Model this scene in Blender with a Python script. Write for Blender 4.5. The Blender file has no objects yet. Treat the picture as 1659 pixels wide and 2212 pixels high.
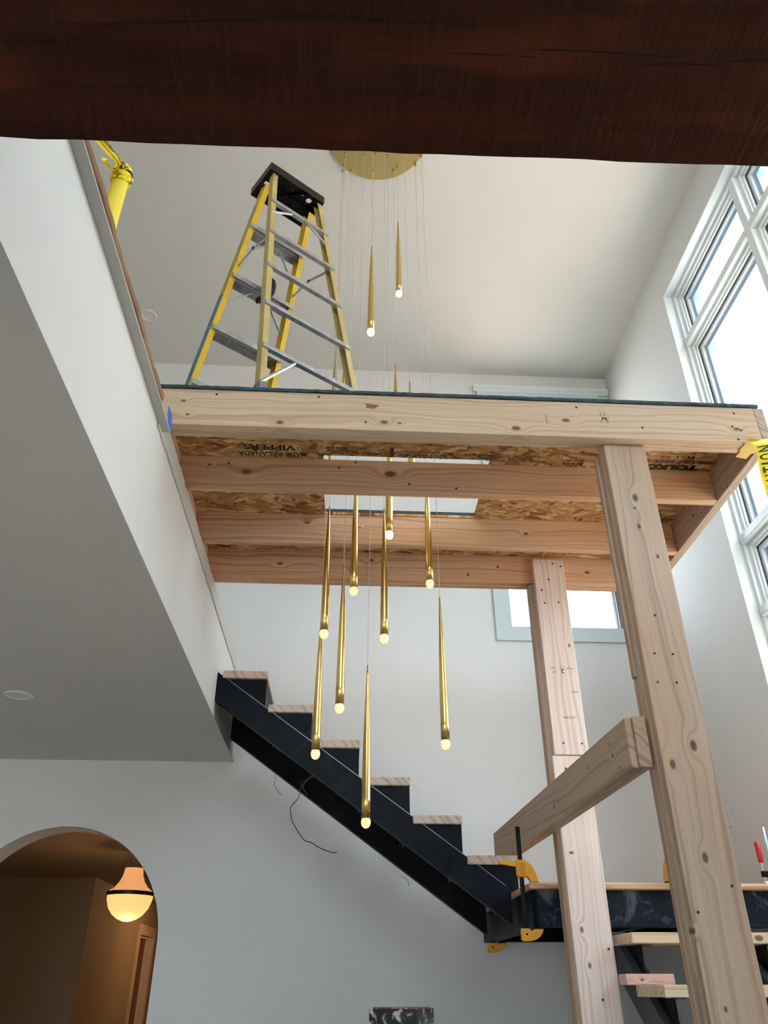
import bpy, bmesh, math, random
from mathutils import Vector, Matrix
from math import sin, cos, pi, radians
random.seed(7)
S = bpy.context.scene
C = S.collection
E = 1.6   # eye height; geometry below is written relative to the eye and lifted by E when linked

# ------------------------------------------------------------------ camera, sky, exposure
cam = bpy.data.objects.new('camera', bpy.data.cameras.new('camera'))
C.objects.link(cam)
cam.location = (0, 0, E)
cam.rotation_euler = (radians(90 + 31.8), 0, radians(-3.0))
cam.data.sensor_fit = 'VERTICAL'
cam.data.sensor_height = 24
cam.data.lens = 1668 / 2212 * 24
cam.data.clip_start = 0.02
S.camera = cam
S.view_settings.view_transform = 'Standard'
S.view_settings.look = 'None'
S.view_settings.gamma = 1
S.view_settings.use_curve_mapping = False
S.view_settings.exposure = 0.85
W = bpy.data.worlds.new('sky'); S.world = W; W.use_nodes = True
nt = W.node_tree; nt.nodes.clear()
wo = nt.nodes.new('ShaderNodeOutputWorld'); wb = nt.nodes.new('ShaderNodeBackground')
tc = nt.nodes.new('ShaderNodeTexCoord'); sx = nt.nodes.new('ShaderNodeSeparateXYZ'); rp = nt.nodes.new('ShaderNodeValToRGB')
mr = nt.nodes.new('ShaderNodeMapRange'); mr.inputs[1].default_value = -1; mr.inputs[2].default_value = 1
nt.links.new(tc.outputs['Generated'], sx.inputs[0]); nt.links.new(sx.outputs['Z'], mr.inputs[0]); nt.links.new(mr.outputs[0], rp.inputs[0])
rp.color_ramp.elements[0].position = 0.42; rp.color_ramp.elements[0].color = (0.74, 0.68, 0.58, 1)
rp.color_ramp.elements[1].position = 0.52; rp.color_ramp.elements[1].color = (0.77, 0.90, 1.0, 1)
nt.links.new(rp.outputs[0], wb.inputs[0]); wb.inputs[1].default_value = 4.6
nt.links.new(wb.outputs[0], wo.inputs[0])

def portal(x, y, z, w, h, rot):
    l = bpy.data.lights.new('window_daylight_portal', 'AREA'); l.shape = 'RECTANGLE'; l.size = w; l.size_y = h
    l.cycles.is_portal = True
    o = bpy.data.objects.new('window_daylight_portal', l); C.objects.link(o); o.location = (x, y, z + E); o.rotation_euler = rot
# right wall window and fill window (face -X) and back wall window (faces -Y)
portal(2.40, 2.67, 2.43, 2.25, 3.6, (pi/2, 0, pi/2))
portal(2.40, -1.4, 0.4, 2.4, 2.2, (pi/2, 0, pi/2))  # added fill window, out of view
portal(-1.7, -3.30, -.25, 3.0, 1.9, (-pi/2, 0, pi))  # added lower fill window behind the camera
portal(.3, -3.30, 3.15, 3.0, 2.1, (-pi/2, 0, pi))  # added upper fill window behind the camera
portal(1.58, 5.20, 3.2, 0.8, 2.0, (-pi/2, 0, 0))

# ------------------------------------------------------------------ helpers
def tag(o, label=None, cat=None, group=None, kind=None):
    if label: o['label'] = label
    if cat: o['category'] = cat
    if group: o['group'] = group
    if kind: o['kind'] = kind
    return o

WORLD = {}
def thing(name, label, cat, loc=(0, 0, 0), group=None):
    o = bpy.data.objects.new(name, None); C.objects.link(o)
    o.empty_display_size = 0.05
    o.location = (loc[0], loc[1], loc[2] + E); WORLD[o.name] = Vector(o.location)
    return tag(o, label, cat, group)

def obj(name, bm, mat, parent=None, smooth=False, origin=None):
    me = bpy.data.meshes.new(name)
    bmesh.ops.recalc_face_normals(bm, faces=bm.faces[:])
    if origin is None:
        vs = [v.co for v in bm.verts]
        origin = Vector([(min(v[i] for v in vs) + max(v[i] for v in vs)) / 2 for i in range(3)])
    else:
        origin = Vector(origin)
    for v in bm.verts: v.co -= origin
    bm.to_mesh(me); bm.free()
    if smooth:
        for p in me.polygons: p.use_smooth = True
    me.materials.append(mat)
    o = bpy.data.objects.new(name, me); C.objects.link(o)
    w = origin + Vector((0, 0, E))
    if parent:
        o.parent = parent; o.location = w - WORLD[parent.name]
    else:
        o.location = w
    WORLD[o.name] = w
    return o

def box(bm, x0, x1, y0, y1, z0, z1, bev=0):
    g = bmesh.ops.create_cube(bm, size=1)
    vs = g['verts']
    for v in vs:
        v.co = Vector(((x0 + x1) / 2 + v.co.x * (x1 - x0), (y0 + y1) / 2 + v.co.y * (y1 - y0), (z0 + z1) / 2 + v.co.z * (z1 - z0)))
    if bev:
        es = list({e for v in vs for e in v.link_edges})
        bmesh.ops.bevel(bm, geom=es, offset=bev, segments=2, profile=0.5, affect='EDGES')
    return bm
def B(x0, x1, y0, y1, z0, z1, bev=0): return box(bmesh.new(), x0, x1, y0, y1, z0, z1, bev)

def prism(bm, poly, axis, a, b):
    """extrude a 2D polygon along axis between a and b. axis 0: (y,z), 1: (x,z), 2: (x,y)"""
    def P(p, t):
        return {0: (t, p[0], p[1]), 1: (p[0], t, p[1]), 2: (p[0], p[1], t)}[axis]
    v0 = [bm.verts.new(P(p, a)) for p in poly]; v1 = [bm.verts.new(P(p, b)) for p in poly]
    bm.faces.new(v0); bm.faces.new(v1[::-1])
    n = len(poly)
    for i in range(n): bm.faces.new((v0[i], v0[(i + 1) % n], v1[(i + 1) % n], v1[i]))
    return bm
def sweep(bm, p0, p1, sec, ax, ay):
    p0, p1, ax, ay = map(Vector, (p0, p1, ax, ay))
    v0 = [bm.verts.new(p0 + ax * a + ay * b) for a, b in sec]; v1 = [bm.verts.new(p1 + ax * a + ay * b) for a, b in sec]
    bm.faces.new(v0); bm.faces.new(v1[::-1]); n = len(sec)
    for i in range(n): bm.faces.new((v0[i], v0[(i + 1) % n], v1[(i + 1) % n], v1[i]))
    return bm
def lathe(bm, prof, x, y, z0=0, n=24):
    rings = []
    for r, z in prof:
        if r < 1e-6: rings.append([bm.verts.new((x, y, z0 + z))])
        else: rings.append([bm.verts.new((x + r * cos(2*pi*i/n), y + r * sin(2*pi*i/n), z0 + z)) for i in range(n)])
    for a, b in zip(rings, rings[1:]):
        for i in range(n):
            j = (i + 1) % n
            if len(a) == 1 and len(b) == 1: continue
            if len(a) == 1: bm.faces.new((a[0], b[i], b[j]))
            elif len(b) == 1: bm.faces.new((a[i], a[j], b[0]))
            else: bm.faces.new((a[i], a[j], b[j], b[i]))
    return bm
def tube(bm, pts, r, n=8):
    pts = [Vector(p) for p in pts]; rings = []
    up = Vector((0, 0, 1))
    for i, p in enumerate(pts):
        d = (pts[min(i + 1, len(pts) - 1)] - pts[max(i - 1, 0)]).normalized()
        a = d.cross(up)
        if a.length < 1e-3: a = d.cross(Vector((1, 0, 0)))
        a.normalize(); b = d.cross(a)
        rr = r[i] if isinstance(r, (list, tuple)) else r
        rings.append([bm.verts.new(p + (a * cos(2*pi*k/n) + b * sin(2*pi*k/n)) * rr) for k in range(n)])
    for a, b in zip(rings, rings[1:]):
        for k in range(n): bm.faces.new((a[k], a[(k + 1) % n], b[(k + 1) % n], b[k]))
    bm.faces.new(rings[0][::-1]); bm.faces.new(rings[-1])
    return bm
def disc(x, y, z, r, nrm, t=0.002, n=12):
    nrm = Vector(nrm).normalized(); return tube(bmesh.new(), [Vector((x, y, z)), Vector((x, y, z)) + nrm * t], r, n)
def smoothcurve(pts, k=6):
    pts = [Vector(p) for p in pts]; out = []
    for i in range(len(pts) - 1):
        p0, p1, p2, p3 = pts[max(i-1, 0)], pts[i], pts[i+1], pts[min(i+2, len(pts)-1)]
        for j in range(k):
            t = j / k
            out.append(0.5 * ((2*p1) + (p2-p0)*t + (2*p0-5*p1+4*p2-p3)*t*t + (3*p1-p0-3*p2+p3)*t**3))
    out.append(pts[-1]); return out

def text(body, mat, parent, pos, right, up, width=None, height=0.02, name='stamp_text', bold=0.0):
    cu = bpy.data.curves.new('t', 'FONT'); cu.body = body; cu.size = 1; cu.align_x = 'CENTER'; cu.align_y = 'CENTER'
    cu.offset = bold; cu.resolution_u = 3
    t = bpy.data.objects.new('t', cu); C.objects.link(t)
    bpy.context.view_layer.update()
    me = bpy.data.meshes.new_from_object(t); bpy.data.objects.remove(t)
    xs = [v.co.x for v in me.vertices]; ys = [v.co.y for v in me.vertices]
    w = max(xs) - min(xs); h = max(ys) - min(ys); cx = (max(xs) + min(xs)) / 2; cy = (max(ys) + min(ys)) / 2
    sy = height / max(h, 1e-6); sxx = (width / w) if width else sy
    R = Vector(right).normalized(); U = Vector(up).normalized()
    for v in me.vertices: v.co = R * ((v.co.x - cx) * sxx) + U * ((v.co.y - cy) * sy)
    me.materials.clear(); me.materials.append(mat)
    o = bpy.data.objects.new(name, me); C.objects.link(o)
    wv = Vector(pos) + Vector((0, 0, E)); o.parent = parent; o.location = wv - WORLD[parent.name]; WORLD[o.name] = wv
    return o

# ------------------------------------------------------------------ materials
def lin(r, g, b):
    f = lambda c: (c/255/12.92) if c/255 <= .04045 else ((c/255 + .055)/1.055)**2.4
    return (f(r), f(g), f(b), 1)
class MT:
    def __init__(s, name, rough=0.5, metal=0.0, col=(.5, .5, .5, 1), spec=0.5):
        s.m = bpy.data.materials.new(name); s.m.use_nodes = True; s.t = s.m.node_tree
        s.b = s.t.nodes['Principled BSDF']; s.b.inputs['Roughness'].default_value = rough
        s.b.inputs['Metallic'].default_value = metal; s.b.inputs['Base Color'].default_value = col
        s.b.inputs['Specular IOR Level'].default_value = spec
        s._tc = None
    def n(s, typ, **kw):
        x = s.t.nodes.new(typ)
        for k, v in kw.items(): setattr(x, k, v)
        return x
    def L(s, a, b): s.t.links.new(a, b)
    def co(s):
        if not s._tc: s._tc = s.n('ShaderNodeTexCoord')
        return s._tc.outputs['Object']
    def mapped(s, scale, loc=(0, 0, 0), src=None, rot=(0, 0, 0)):
        m = s.n('ShaderNodeMapping'); s.L(src or s.co(), m.inputs[0])
        m.inputs['Scale'].default_value = scale; m.inputs['Location'].default_value = loc; m.inputs['Rotation'].default_value = rot
        return m.outputs[0]
    def noise(s, vec, scale=1, detail=4, rough=.5, dist=0):
        x = s.n('ShaderNodeTexNoise'); s.L(vec, x.inputs['Vector']); x.inputs['Scale'].default_value = scale
        x.inputs['Detail'].default_value = detail; x.inputs['Roughness'].default_value = rough; x.inputs['Distortion'].default_value = dist
        return x.outputs['Fac']
    def math(s, op, a, b=None, c=None):
        x = s.n('ShaderNodeMath', operation=op)
        for i, v in enumerate((a, b, c)):
            if v is None: continue
            if isinstance(v, (int, float)): x.inputs[i].default_value = v
            else: s.L(v, x.inputs[i])
        return x.outputs[0]
    def ramp(s, fac, stops):
        x = s.n('ShaderNodeValToRGB'); s.L(fac, x.inputs[0]); e = x.color_ramp.elements
        e[0].position, e[0].color = stops[0]; e[1].position, e[1].color = stops[-1]
        for p, c in stops[1:-1]:
            k = e.new(p); k.color = c
        return x.outputs[0]
    def mix(s, f, a, b, mode='MIX'):
        x = s.n('ShaderNodeMix', data_type='RGBA', blend_type=mode)
        for i, v in ((0, f), (6, a), (7, b)):
            if isinstance(v, (int, float)): x.inputs[i].default_value = v
            elif isinstance(v, tuple): x.inputs[i].default_value = v
            else: s.L(v, x.inputs[i])
        return x.outputs[2]
    def bump(s, h, strength=.3, dist=.01):
        x = s.n('ShaderNodeBump'); s.L(h, x.inputs['Height']); x.inputs['Strength'].default_value = strength; x.inputs['Distance'].default_value = dist
        s.L(x.outputs[0], s.b.inputs['Normal'])
    def color(s, c): s.L(c, s.b.inputs['Base Color'])

def plain(name, col, rough=.5, metal=0, spec=.5): return MT(name, rough, metal, col, spec).m

def plaster(name, col):
    t = MT(name, .75, 0, col, .3)
    n1 = t.noise(t.mapped((1, 1, 1)), 7, 5, .55, 1.2)
    n2 = t.ramp(t.noise(t.mapped((1, 1, 1), (3, 1, 2)), 5, 6, .6, 2.5), [(.5, (0, 0, 0, 1)), (.56, (1, 1, 1, 1)), (.60, (0, 0, 0, 1))])
    n3 = t.noise(t.mapped((1, 1, 1)), 90, 2)
    h = t.math('ADD', t.math('MULTIPLY', n1, .5), t.math('ADD', t.math('MULTIPLY', n2, .05), t.math('MULTIPLY', n3, .05)))
    t.bump(h, .35, .012)
    dirt = t.ramp(t.noise(t.mapped((1, 1, 1), (9, 4, 1)), 1.3, 3), [(.35, tuple(c*.97 for c in col[:3]) + (1,)), (.7, col)])
    t.color(dirt)
    return t.m

def wood(name, axis, light, dark, knots=(), seed=0, freq=52, warm=None, rough=.62, ring=.55, cross=None):
    """axis: long axis 0/1/2; cross: axis across the face with the grain pattern. knots: (along, across, radius) in object coords"""
    t = MT(name, rough, 0, light, .3)
    sp = t.n('ShaderNodeSeparateXYZ'); t.L(t.co(), sp.inputs[0])
    if cross is None: cross = 2 if axis != 2 else 0
    other = 3 - axis - cross
    l, c, o = sp.outputs[axis], sp.outputs[cross], sp.outputs[other]
    def comb(a, b, d):
        x = t.n('ShaderNodeCombineXYZ')
        for i, v in enumerate((a, b, d)):
            if isinstance(v, (int, float)): x.inputs[i].default_value = v
            else: t.L(v, x.inputs[i])
        return x.outputs[0]
    wav = t.noise(comb(t.math('MULTIPLY_ADD', l, 1.6, seed * 3.7), t.math('MULTIPLY', c, 7), t.math('MULTIPLY', o, 7)), 1, 2, .5)
    f = t.math('MULTIPLY_ADD', t.math('SUBTRACT', wav, .5), .16 * ring, t.math('ADD', c, t.math('MULTIPLY', o, .8)))
    core = None
    for kl, kc, kr in knots:
        dl = t.math('MULTIPLY', t.math('SUBTRACT', l, kl), .6); dc = t.math('SUBTRACT', c, kc)
        d2 = t.math('ADD', t.math('MULTIPLY', dl, dl), t.math('MULTIPLY', dc, dc))
        w = t.math('EXPONENT', t.math('MULTIPLY', d2, -1 / (1.9 * kr) ** 2))
        d = t.math('SQRT', d2)
        bend = t.math('MULTIPLY', w, t.math('SUBTRACT', t.math('MULTIPLY', d, 1.3), t.math('ADD', f, -kc)))
        f = t.math('ADD', f, bend)
        k = t.n('ShaderNodeMapRange'); t.L(d, k.inputs[0]); k.inputs[1].default_value = kr * .5; k.inputs[2].default_value = kr * .95; k.inputs[3].default_value = 1; k.inputs[4].default_value = 0
        core = k.outputs[0] if core is None else t.math('MAXIMUM', core, k.outputs[0])
    g1 = t.noise(comb(t.math('MULTIPLY', l, .35), t.math('MULTIPLY_ADD', f, freq, seed), 0.0), 1, 2, .6)
    g2 = t.noise(comb(t.math('MULTIPLY', l, 4), t.math('MULTIPLY', c, 330), t.math('MULTIPLY', o, 330)), 1, 2, .5)
    md = tuple((a * .45 + b * .55) for a, b in zip(light, dark))
    col = t.ramp(g1, [(.30, dark), (.42, md), (.50, light), (.8, tuple(min(1, x * 1.1) for x in light[:3]) + (1,))])
    if warm:
        big = t.noise(comb(t.math('MULTIPLY', l, 1.1), t.math('MULTIPLY_ADD', c, 9, seed * 2.1), t.math('MULTIPLY', o, 9)), 1, 2)
        col = t.mix(t.ramp(big, [(.45, (0, 0, 0, 1)), (.62, (1, 1, 1, 1))]), col, warm, 'MULTIPLY')
    col = t.mix(t.math('MULTIPLY', t.ramp(g2, [(.35, (1, 1, 1, 1)), (.6, (0, 0, 0, 1))]), .22), col, dark)
    if core is not None:
        col = t.mix(t.math('MULTIPLY', core, .85), col, (dark[0]*.22, dark[1]*.16, dark[2]*.13, 1))
    t.color(col)
    t.bump(t.math('ADD', g1, t.math('MULTIPLY', g2, .5)), .12, .003)
    return t.m

FIR = lin(192, 170, 151); FIRD = lin(163, 139, 121)
PINK = lin(238, 220, 210); PINKD = lin(216, 190, 176)
JST = lin(220, 184, 152); JSTD = lin(190, 146, 114)
RIM = lin(216, 190, 162); RIMD = lin(188, 158, 128)
WARM = (1.0, .86, .76, 1)
_wn = [0]
def wd(axis, tone='fir', knots=(), cross=None, freq=52, ring=.55):
    _wn[0] += 1
    a, b = {'fir': (FIR, FIRD), 'rim': (RIM, RIMD), 'pink': (PINK, PINKD), 'joist': (JST, JSTD), 'tread': (lin(205, 188, 176), lin(160, 140, 128)),
            'oak': (lin(224, 184, 148), lin(196, 150, 112)), 'pine': (lin(232, 214, 186), lin(206, 176, 140)), 'raw': (lin(228, 190, 178), lin(204, 156, 144))}[tone]
    return wood('lumber_%s' % tone, axis, a, b, knots, seed=_wn[0] * 1.37, warm=WARM if tone in ('joist',) else (1, .93, .86, 1), cross=cross, freq=freq, ring=ring)

M = {}
WALL = (.735, .735, .725, 1)
M['wall'] = plaster('wall_paint', WALL)
M['ceil'] = plaster('ceiling_paint', (.71, .685, .64, 1))
M['trim'] = plain('white_trim_paint', (.70, .76, .76, 1), .35)
M['vinyl'] = plain('white_window_vinyl', (.82, .87, .87, 1), .3)
M['vinyl_out'] = plain('exterior_blue_film', (.35, .52, .74, 1), .3)
M['gasket'] = plain('dark_gasket', (.06, .07, .09, 1), .5)
M['casing'] = plain('grey_white_casing', (.58, .66, .68, 1), .4)
g = MT('clear_glass', 0.0); g.b.inputs['Transmission Weight'].default_value = 1; g.b.inputs['IOR'].default_value = 1.01
g.b.inputs['Base Color'].default_value = (1, 1, 1, 1); g.b.inputs['Specular IOR Level'].default_value = .1
M['glass'] = g.m
M['screw'] = plain('dark_screw_head', (.03, .025, .022, 1), .5)
M['ink'] = plain('black_stamp_ink', (.035, .03, .028, 1), .8)
M['inkgrey'] = plain('faded_stamp_ink', (.16, .12, .11, 1), .8)
M['black_plastic'] = plain('black_plastic', (.006, .006, .007, 1), .45, 0, .15)
M['floor'] = plain('concrete_floor', (.30, .29, .27, 1), .7)
M['can'] = plain('downlight_white', (.74, .74, .72, 1), .4)
M['cord'] = plain('clear_cord', (.50, .50, .49, 1), .35)
M['alu'] = None
def alu():
    t = MT('brushed_aluminium', .42, .75, (.55, .56, .58, 1))
    n = t.noise(t.mapped((1, 1, 1)), 25, 4); sp = t.ramp(t.noise(t.mapped((1, 1, 1), (5, 5, 5)), 60, 3), [(.68, (0, 0, 0, 1)), (.72, (1, 1, 1, 1))])
    t.color(t.mix(sp, t.ramp(n, [(.3, (.40, .40, .42, 1)), (.7, (.60, .61, .63, 1))]), (.85, .85, .84, 1)))
    t.L(t.math('SUBTRACT', .75, t.math('MULTIPLY', sp, .7)), t.b.inputs['Metallic'])
    return t.m
M['alu'] = alu()
def fiberglass(name, a, b):
    t = MT(name, .45, 0, a)
    n = t.noise(t.mapped((1, 1, .25)), 14, 5, .65); sp = t.ramp(t.noise(t.mapped((1, 1, .5), (2, 7, 5)), 38, 4, .6), [(.66, (0, 0, 0, 1)), (.70, (1, 1, 1, 1))])
    sc = t.ramp(t.noise(t.mapped((1, 1, .3), (8, 1, 3)), 22, 5, .7), [(.62, (0, 0, 0, 1)), (.70, (1, 1, 1, 1))])
    c = t.ramp(n, [(.35, b), (.65, a)])
    c = t.mix(t.math('MULTIPLY', sc, .5), c, (.12, .10, .07, 1)); c = t.mix(t.math('MULTIPLY', sp, .7), c, (.75, .73, .66, 1))
    t.color(c); return t.m
M['yellow'] = fiberglass('yellow_fiberglass', lin(228, 186, 30), lin(205, 172, 70))
M['faded'] = fiberglass('faded_yellow_fiberglass', lin(205, 180, 105), lin(172, 150, 100))
M['blue'] = fiberglass('blue_painted_fiberglass', lin(78, 130, 158), lin(66, 112, 138))
def splat(name, base, spot, scale=18, lo=.60, hi=.64, rough=.4):
    t = MT(name, rough, 0, base, .2)
    s1 = t.ramp(t.noise(t.mapped((1, 1, 1), (4, 2, 8)), scale, 5, .6, .6), [(lo, (0, 0, 0, 1)), (hi, (1, 1, 1, 1))])
    t.color(t.mix(s1, base, spot)); return t.m
M['cap'] = splat('paint_flecked_black_plastic', (.015, .015, .017, 1), (.42, .42, .42, 1), 26, .66, .72)
M['cap2'] = splat('paint_smeared_black_plastic', (.02, .02, .022, 1), (.55, .54, .50, 1), 16, .54, .60, .25)
M['copper'] = splat('rusty_paint_crust', lin(120, 74, 58), lin(215, 190, 175), 40, .5, .62)
def brass():
    t = MT('brushed_brass', .25, 1, (.72, .50, .17, 1))
    n = t.noise(t.mapped((260, 260, 1.2)), 1, 3); t.L(t.math('MULTIPLY_ADD', n, .16, .17), t.b.inputs['Roughness'])
    t.color(t.ramp(n, [(.3, (.62, .42, .13, 1)), (.7, (.80, .58, .22, 1))])); return t.m
M['brass'] = brass()
M['brassplate'] = MT('brass_canopy_plate', .38, 1, (.62, .47, .20, 1)).m
def steel(name, smear, seed, rough=.45, base=(.0045, .0065, .011, 1)):
    t = MT(name, rough, 0, base, .10)
    n = t.noise(t.mapped((1, 1, 1), (seed, 3, seed)), 3.2, 5, .6, 2.0)
    s1 = t.ramp(n, [(.56, (0, 0, 0, 1)), (.80, (1, 1, 1, 1))])
    n2 = t.ramp(t.noise(t.mapped((1, 1, 1), (1, seed, 5)), 16, 6, .7, 1.6), [(.55, (0, 0, 0, 1)), (.75, (1, 1, 1, 1))])
    f = t.math('MULTIPLY', t.math('MAXIMUM', s1, t.math('MULTIPLY', n2, .4)), smear)
    t.color(t.mix(f, base, (.26, .30, .36, 1))); return t.m
M['steel'] = steel('black_steel', .07, 1)
M['steel_dusty'] = steel('chalky_black_steel', .95, 4, .5, (.012, .018, .028, 1))
M['mill'] = plain('bare_steel_edge', (.10, .10, .10, 1), .4, .3)
M['grey_steel'] = plain('dark_grey_steel', (.05, .06, .07, 1), .5)  # plain dark grey, paler than the black steel
def osb():
    t = MT('oriented_strand_board', .7, 0, (.4, .25, .12, 1), .3)
    outs = []
    for i, (rot, off) in enumerate(((.15, 0), (-.7, 3), (1.1, 7), (.55, 11), (-.25, 17))):
        mp = t.mapped((13, 44, 1), (off, off * 2, 0), src=t.mapped((1, 1, 1), rot=(0, 0, rot)))
        wn = t.n('ShaderNodeTexNoise'); t.L(t.co(), wn.inputs['Vector']); wn.inputs['Scale'].default_value = 9
        va = t.n('ShaderNodeVectorMath', operation='MULTIPLY_ADD'); t.L(wn.outputs['Color'], va.inputs[0]); va.inputs[1].default_value = (.12, .35, 0); t.L(mp, va.inputs[2])
        v = t.n('ShaderNodeTexVoronoi'); t.L(va.outputs[0], v.inputs['Vector']); v.inputs['Scale'].default_value = 1; v.inputs['Randomness'].default_value = 1
        sr = t.n('ShaderNodeSeparateColor'); t.L(v.outputs['Color'], sr.inputs[0])
        outs.append((sr.outputs[0], sr.outputs[1], v.outputs['Distance']))
    pal = [(0, lin(128, 78, 44)), (.12, lin(168, 116, 68)), (.4, lin(196, 148, 96)), (.7, lin(212, 170, 118)), (.92, lin(240, 208, 156)), (1, lin(150, 92, 58))]
    col = t.ramp(outs[0][0], pal); hgt = outs[0][0]
    for r, gg, d in outs[1:]:
        pick = t.math('GREATER_THAN', gg, .66)
        col = t.mix(pick, col, t.ramp(r, pal))
        hm = t.n('ShaderNodeMix'); t.L(pick, hm.inputs[0]); t.L(hgt, hm.inputs[2]); t.L(r, hm.inputs[3]); hgt = hm.outputs[0]
    fib = t.noise(t.mapped((40, 260, 1), rot=(0, 0, .2)), 1, 2)
    col = t.mix(t.math('MULTIPLY', t.ramp(fib, [(.35, (1, 1, 1, 1)), (.6, (0, 0, 0, 1))]), .3), col, lin(90, 50, 26))
    t.color(col); t.bump(t.math('ADD', hgt, t.math('MULTIPLY', fib, .3)), .4, .003); return t.m
M['osb'] = osb()
def membrane():
    t = MT('dark_blue_green_membrane', .7, 0, (.05, .08, .1, 1))
    n = t.noise(t.mapped((3, 3, 30)), 9, 5); t.color(t.ramp(n, [(.35, (.022, .034, .042, 1)), (.65, (.07, .115, .13, 1))])); t.bump(n, .5, .01); return t.m
M['membrane'] = membrane()
def timber():
    t = MT('dark_stained_timber', .42, 0, (.1, .03, .02, 1), .22)
    sp = t.n('ShaderNodeSeparateXYZ'); t.L(t.co(), sp.inputs[0])
    gr = t.noise(t.mapped((1.2, 22, 22)), 1, 4, .6, .6)
    saw = t.noise(t.mapped((150, 14, 14), rot=(0, 0, .18)), 1, 3, .6)
    patch = t.ramp(t.noise(t.mapped((3.0, 14, 1), (2, 5, 0)), 1, 3), [(.55, (0, 0, 0, 1)), (.68, (1, 1, 1, 1))])
    col = t.ramp(gr, [(.3, lin(40, 16, 9)), (.6, lin(64, 28, 15)), (.8, lin(50, 23, 14))])
    col = t.mix(t.math('MULTIPLY', patch, .6), col, lin(92, 42, 24))
    col = t.mix(t.math('MULTIPLY', t.ramp(saw, [(.5, (0, 0, 0, 1)), (.7, (1, 1, 1, 1))]), .35), col, lin(76, 48, 36))
    t.color(col); t.bump(t.math('ADD', saw, t.math('MULTIPLY', gr, .8)), .5, .004); return t.m
M['timber'] = timber()
M['check'] = plain('timber_drying_check', (.004, .002, .001, 1), .9)
M['cardboard'] = plain('brown_cardboard', lin(150, 112, 84), .85)
M['bead'] = plaster('unfinished_drywall_edge', (.55, .53, .49, 1))
M['bluetape'] = plain('blue_painters_tape', lin(24, 110, 214), .6)
tp = MT('yellow_caution_tape', .35, 0, lin(250, 222, 20)); tp.b.inputs['Transmission Weight'].default_value = .0
tp.b.inputs['Subsurface Weight'].default_value = 0
M['tape'] = tp.m
M['foam'] = plain('yellow_foam_sleeve', lin(240, 214, 70), .6)
M['clampy'] = plain('amber_yellow_clamp_body', lin(236, 168, 24), .4)
M['red'] = plain('red_clamp_handle', lin(206, 22, 44), .35)
M['chrome'] = MT('bright_steel', .25, 1, (.7, .7, .7, 1)).m
M['wire'] = plain('dark_cable', (.02, .015, .02, 1), .6)
M['bronze'] = plain('dark_bronze_metal', (.035, .02, .012, 1), .4, .6)
M['hallwall'] = plaster('hall_wall_lamplit_tone', (.34, .27, .20, 1))  # brown puts the hall's warm, dim lamplight into the wall colour
M['door'] = plain('brown_wood_door', lin(120, 84, 58), .5)
def emit(name, col, st, rough=.2):
    t = MT(name, rough, 0, (.35, .30, .22, 1)); t.b.inputs['Emission Color'].default_value = col; t.b.inputs['Emission Strength'].default_value = st; return t
sh = emit('lit_opal_glass', (1, .60, .19, 1), .60, .4); M['opal'] = sh.m
M['opal_top'] = emit('lit_opal_glass_collar', (1, .42, .14, 1), .44, .4).m
def crystal():
    t = emit('lit_faceted_crystal', (1, .70, .34, 1), 2.0, .05)
    v = t.n('ShaderNodeTexVoronoi'); t.L(t.co(), v.inputs['Vector']); v.inputs['Scale'].default_value = 230
    t.L(t.ramp(v.outputs['Distance'], [(.0, (1, .80, .50, 1)), (.4, (.9, .50, .17, 1)), (.75, (.30, .13, .05, 1))]), t.b.inputs['Emission Color'])
    t.b.inputs['Emission Strength'].default_value = 1.5
    return t.m
M['crystal'] = crystal()
M['bulb'] = emit('bright_led_core', (1, .74, .40, 1), 5).m

# ------------------------------------------------------------------ room shell
XR, XL, YB, YN, ZC, ZF, ZS, ZU = 2.207, -4.2, 5.05, -3.2, 4.575, -1.6, 1.235, 1.62
XB = -.69
def struct(name, bm, mat, **k): return tag(obj(name, bm, mat, **k), kind='structure')
struct('floor', B(XL - .2, XR + .2, YN - .2, 13, ZF - .15, ZF), M['floor'])
struct('ceiling', B(XL - .2, XR + .25, YN - .2, YB + .25, ZC, ZC + .15), M['ceil'])
# right wall with openings
def wall_x(name, x0, x1, ya, yb, za, zb, holes, mat):
    bm = bmesh.new(); ys = sorted({ya, yb, *[h[0] for h in holes], *[h[1] for h in holes]}); zs = sorted({za, zb, *[h[2] for h in holes], *[h[3] for h in holes]})
    return _wall(bm, name, ys, zs, holes, lambda a, b, c, d: box(bm, x0, x1, a, b, c, d), mat)
def _wall(bm, name, us, zs, holes, add, mat):
    # merge cells into vertical strips so that the wall has few seams
    for a, b in zip(us, us[1:]):
        m = (a + b) / 2; run = None
        for c, d in zip(zs, zs[1:]):
            k = (c + d) / 2; hole = any(h[0] < m < h[1] and h[2] < k < h[3] for h in holes)
            if hole:
                if run: add(a, b, *run); run = None
            else: run = (run[0], d) if run else (c, d)
        if run: add(a, b, *run)
    bmesh.ops.remove_doubles(bm, verts=bm.verts[:], dist=1e-5)
    return struct(name, bm, mat)
WIN_R = (1.55, 3.80, .62, 4.24)       # y0,y1,z0,z1 of tall stair window
FILL_R2 = (-2.6, -.3, -.7, 1.05)  # unseen window, added to fill the lower room with light
wall_x('wall_right', XR, XR + .22, YN, YB, ZF, ZC, [WIN_R, FILL_R2], M['wall'])
wall_x('wall_left', XL - .2, XL, YN, YB, ZF, ZC, [], M['wall'])
WIN_B = (1.176, 2.00, 2.20, 4.25)
ax, az, ar = -1.636, .227, .616
bm = bmesh.new()
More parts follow.
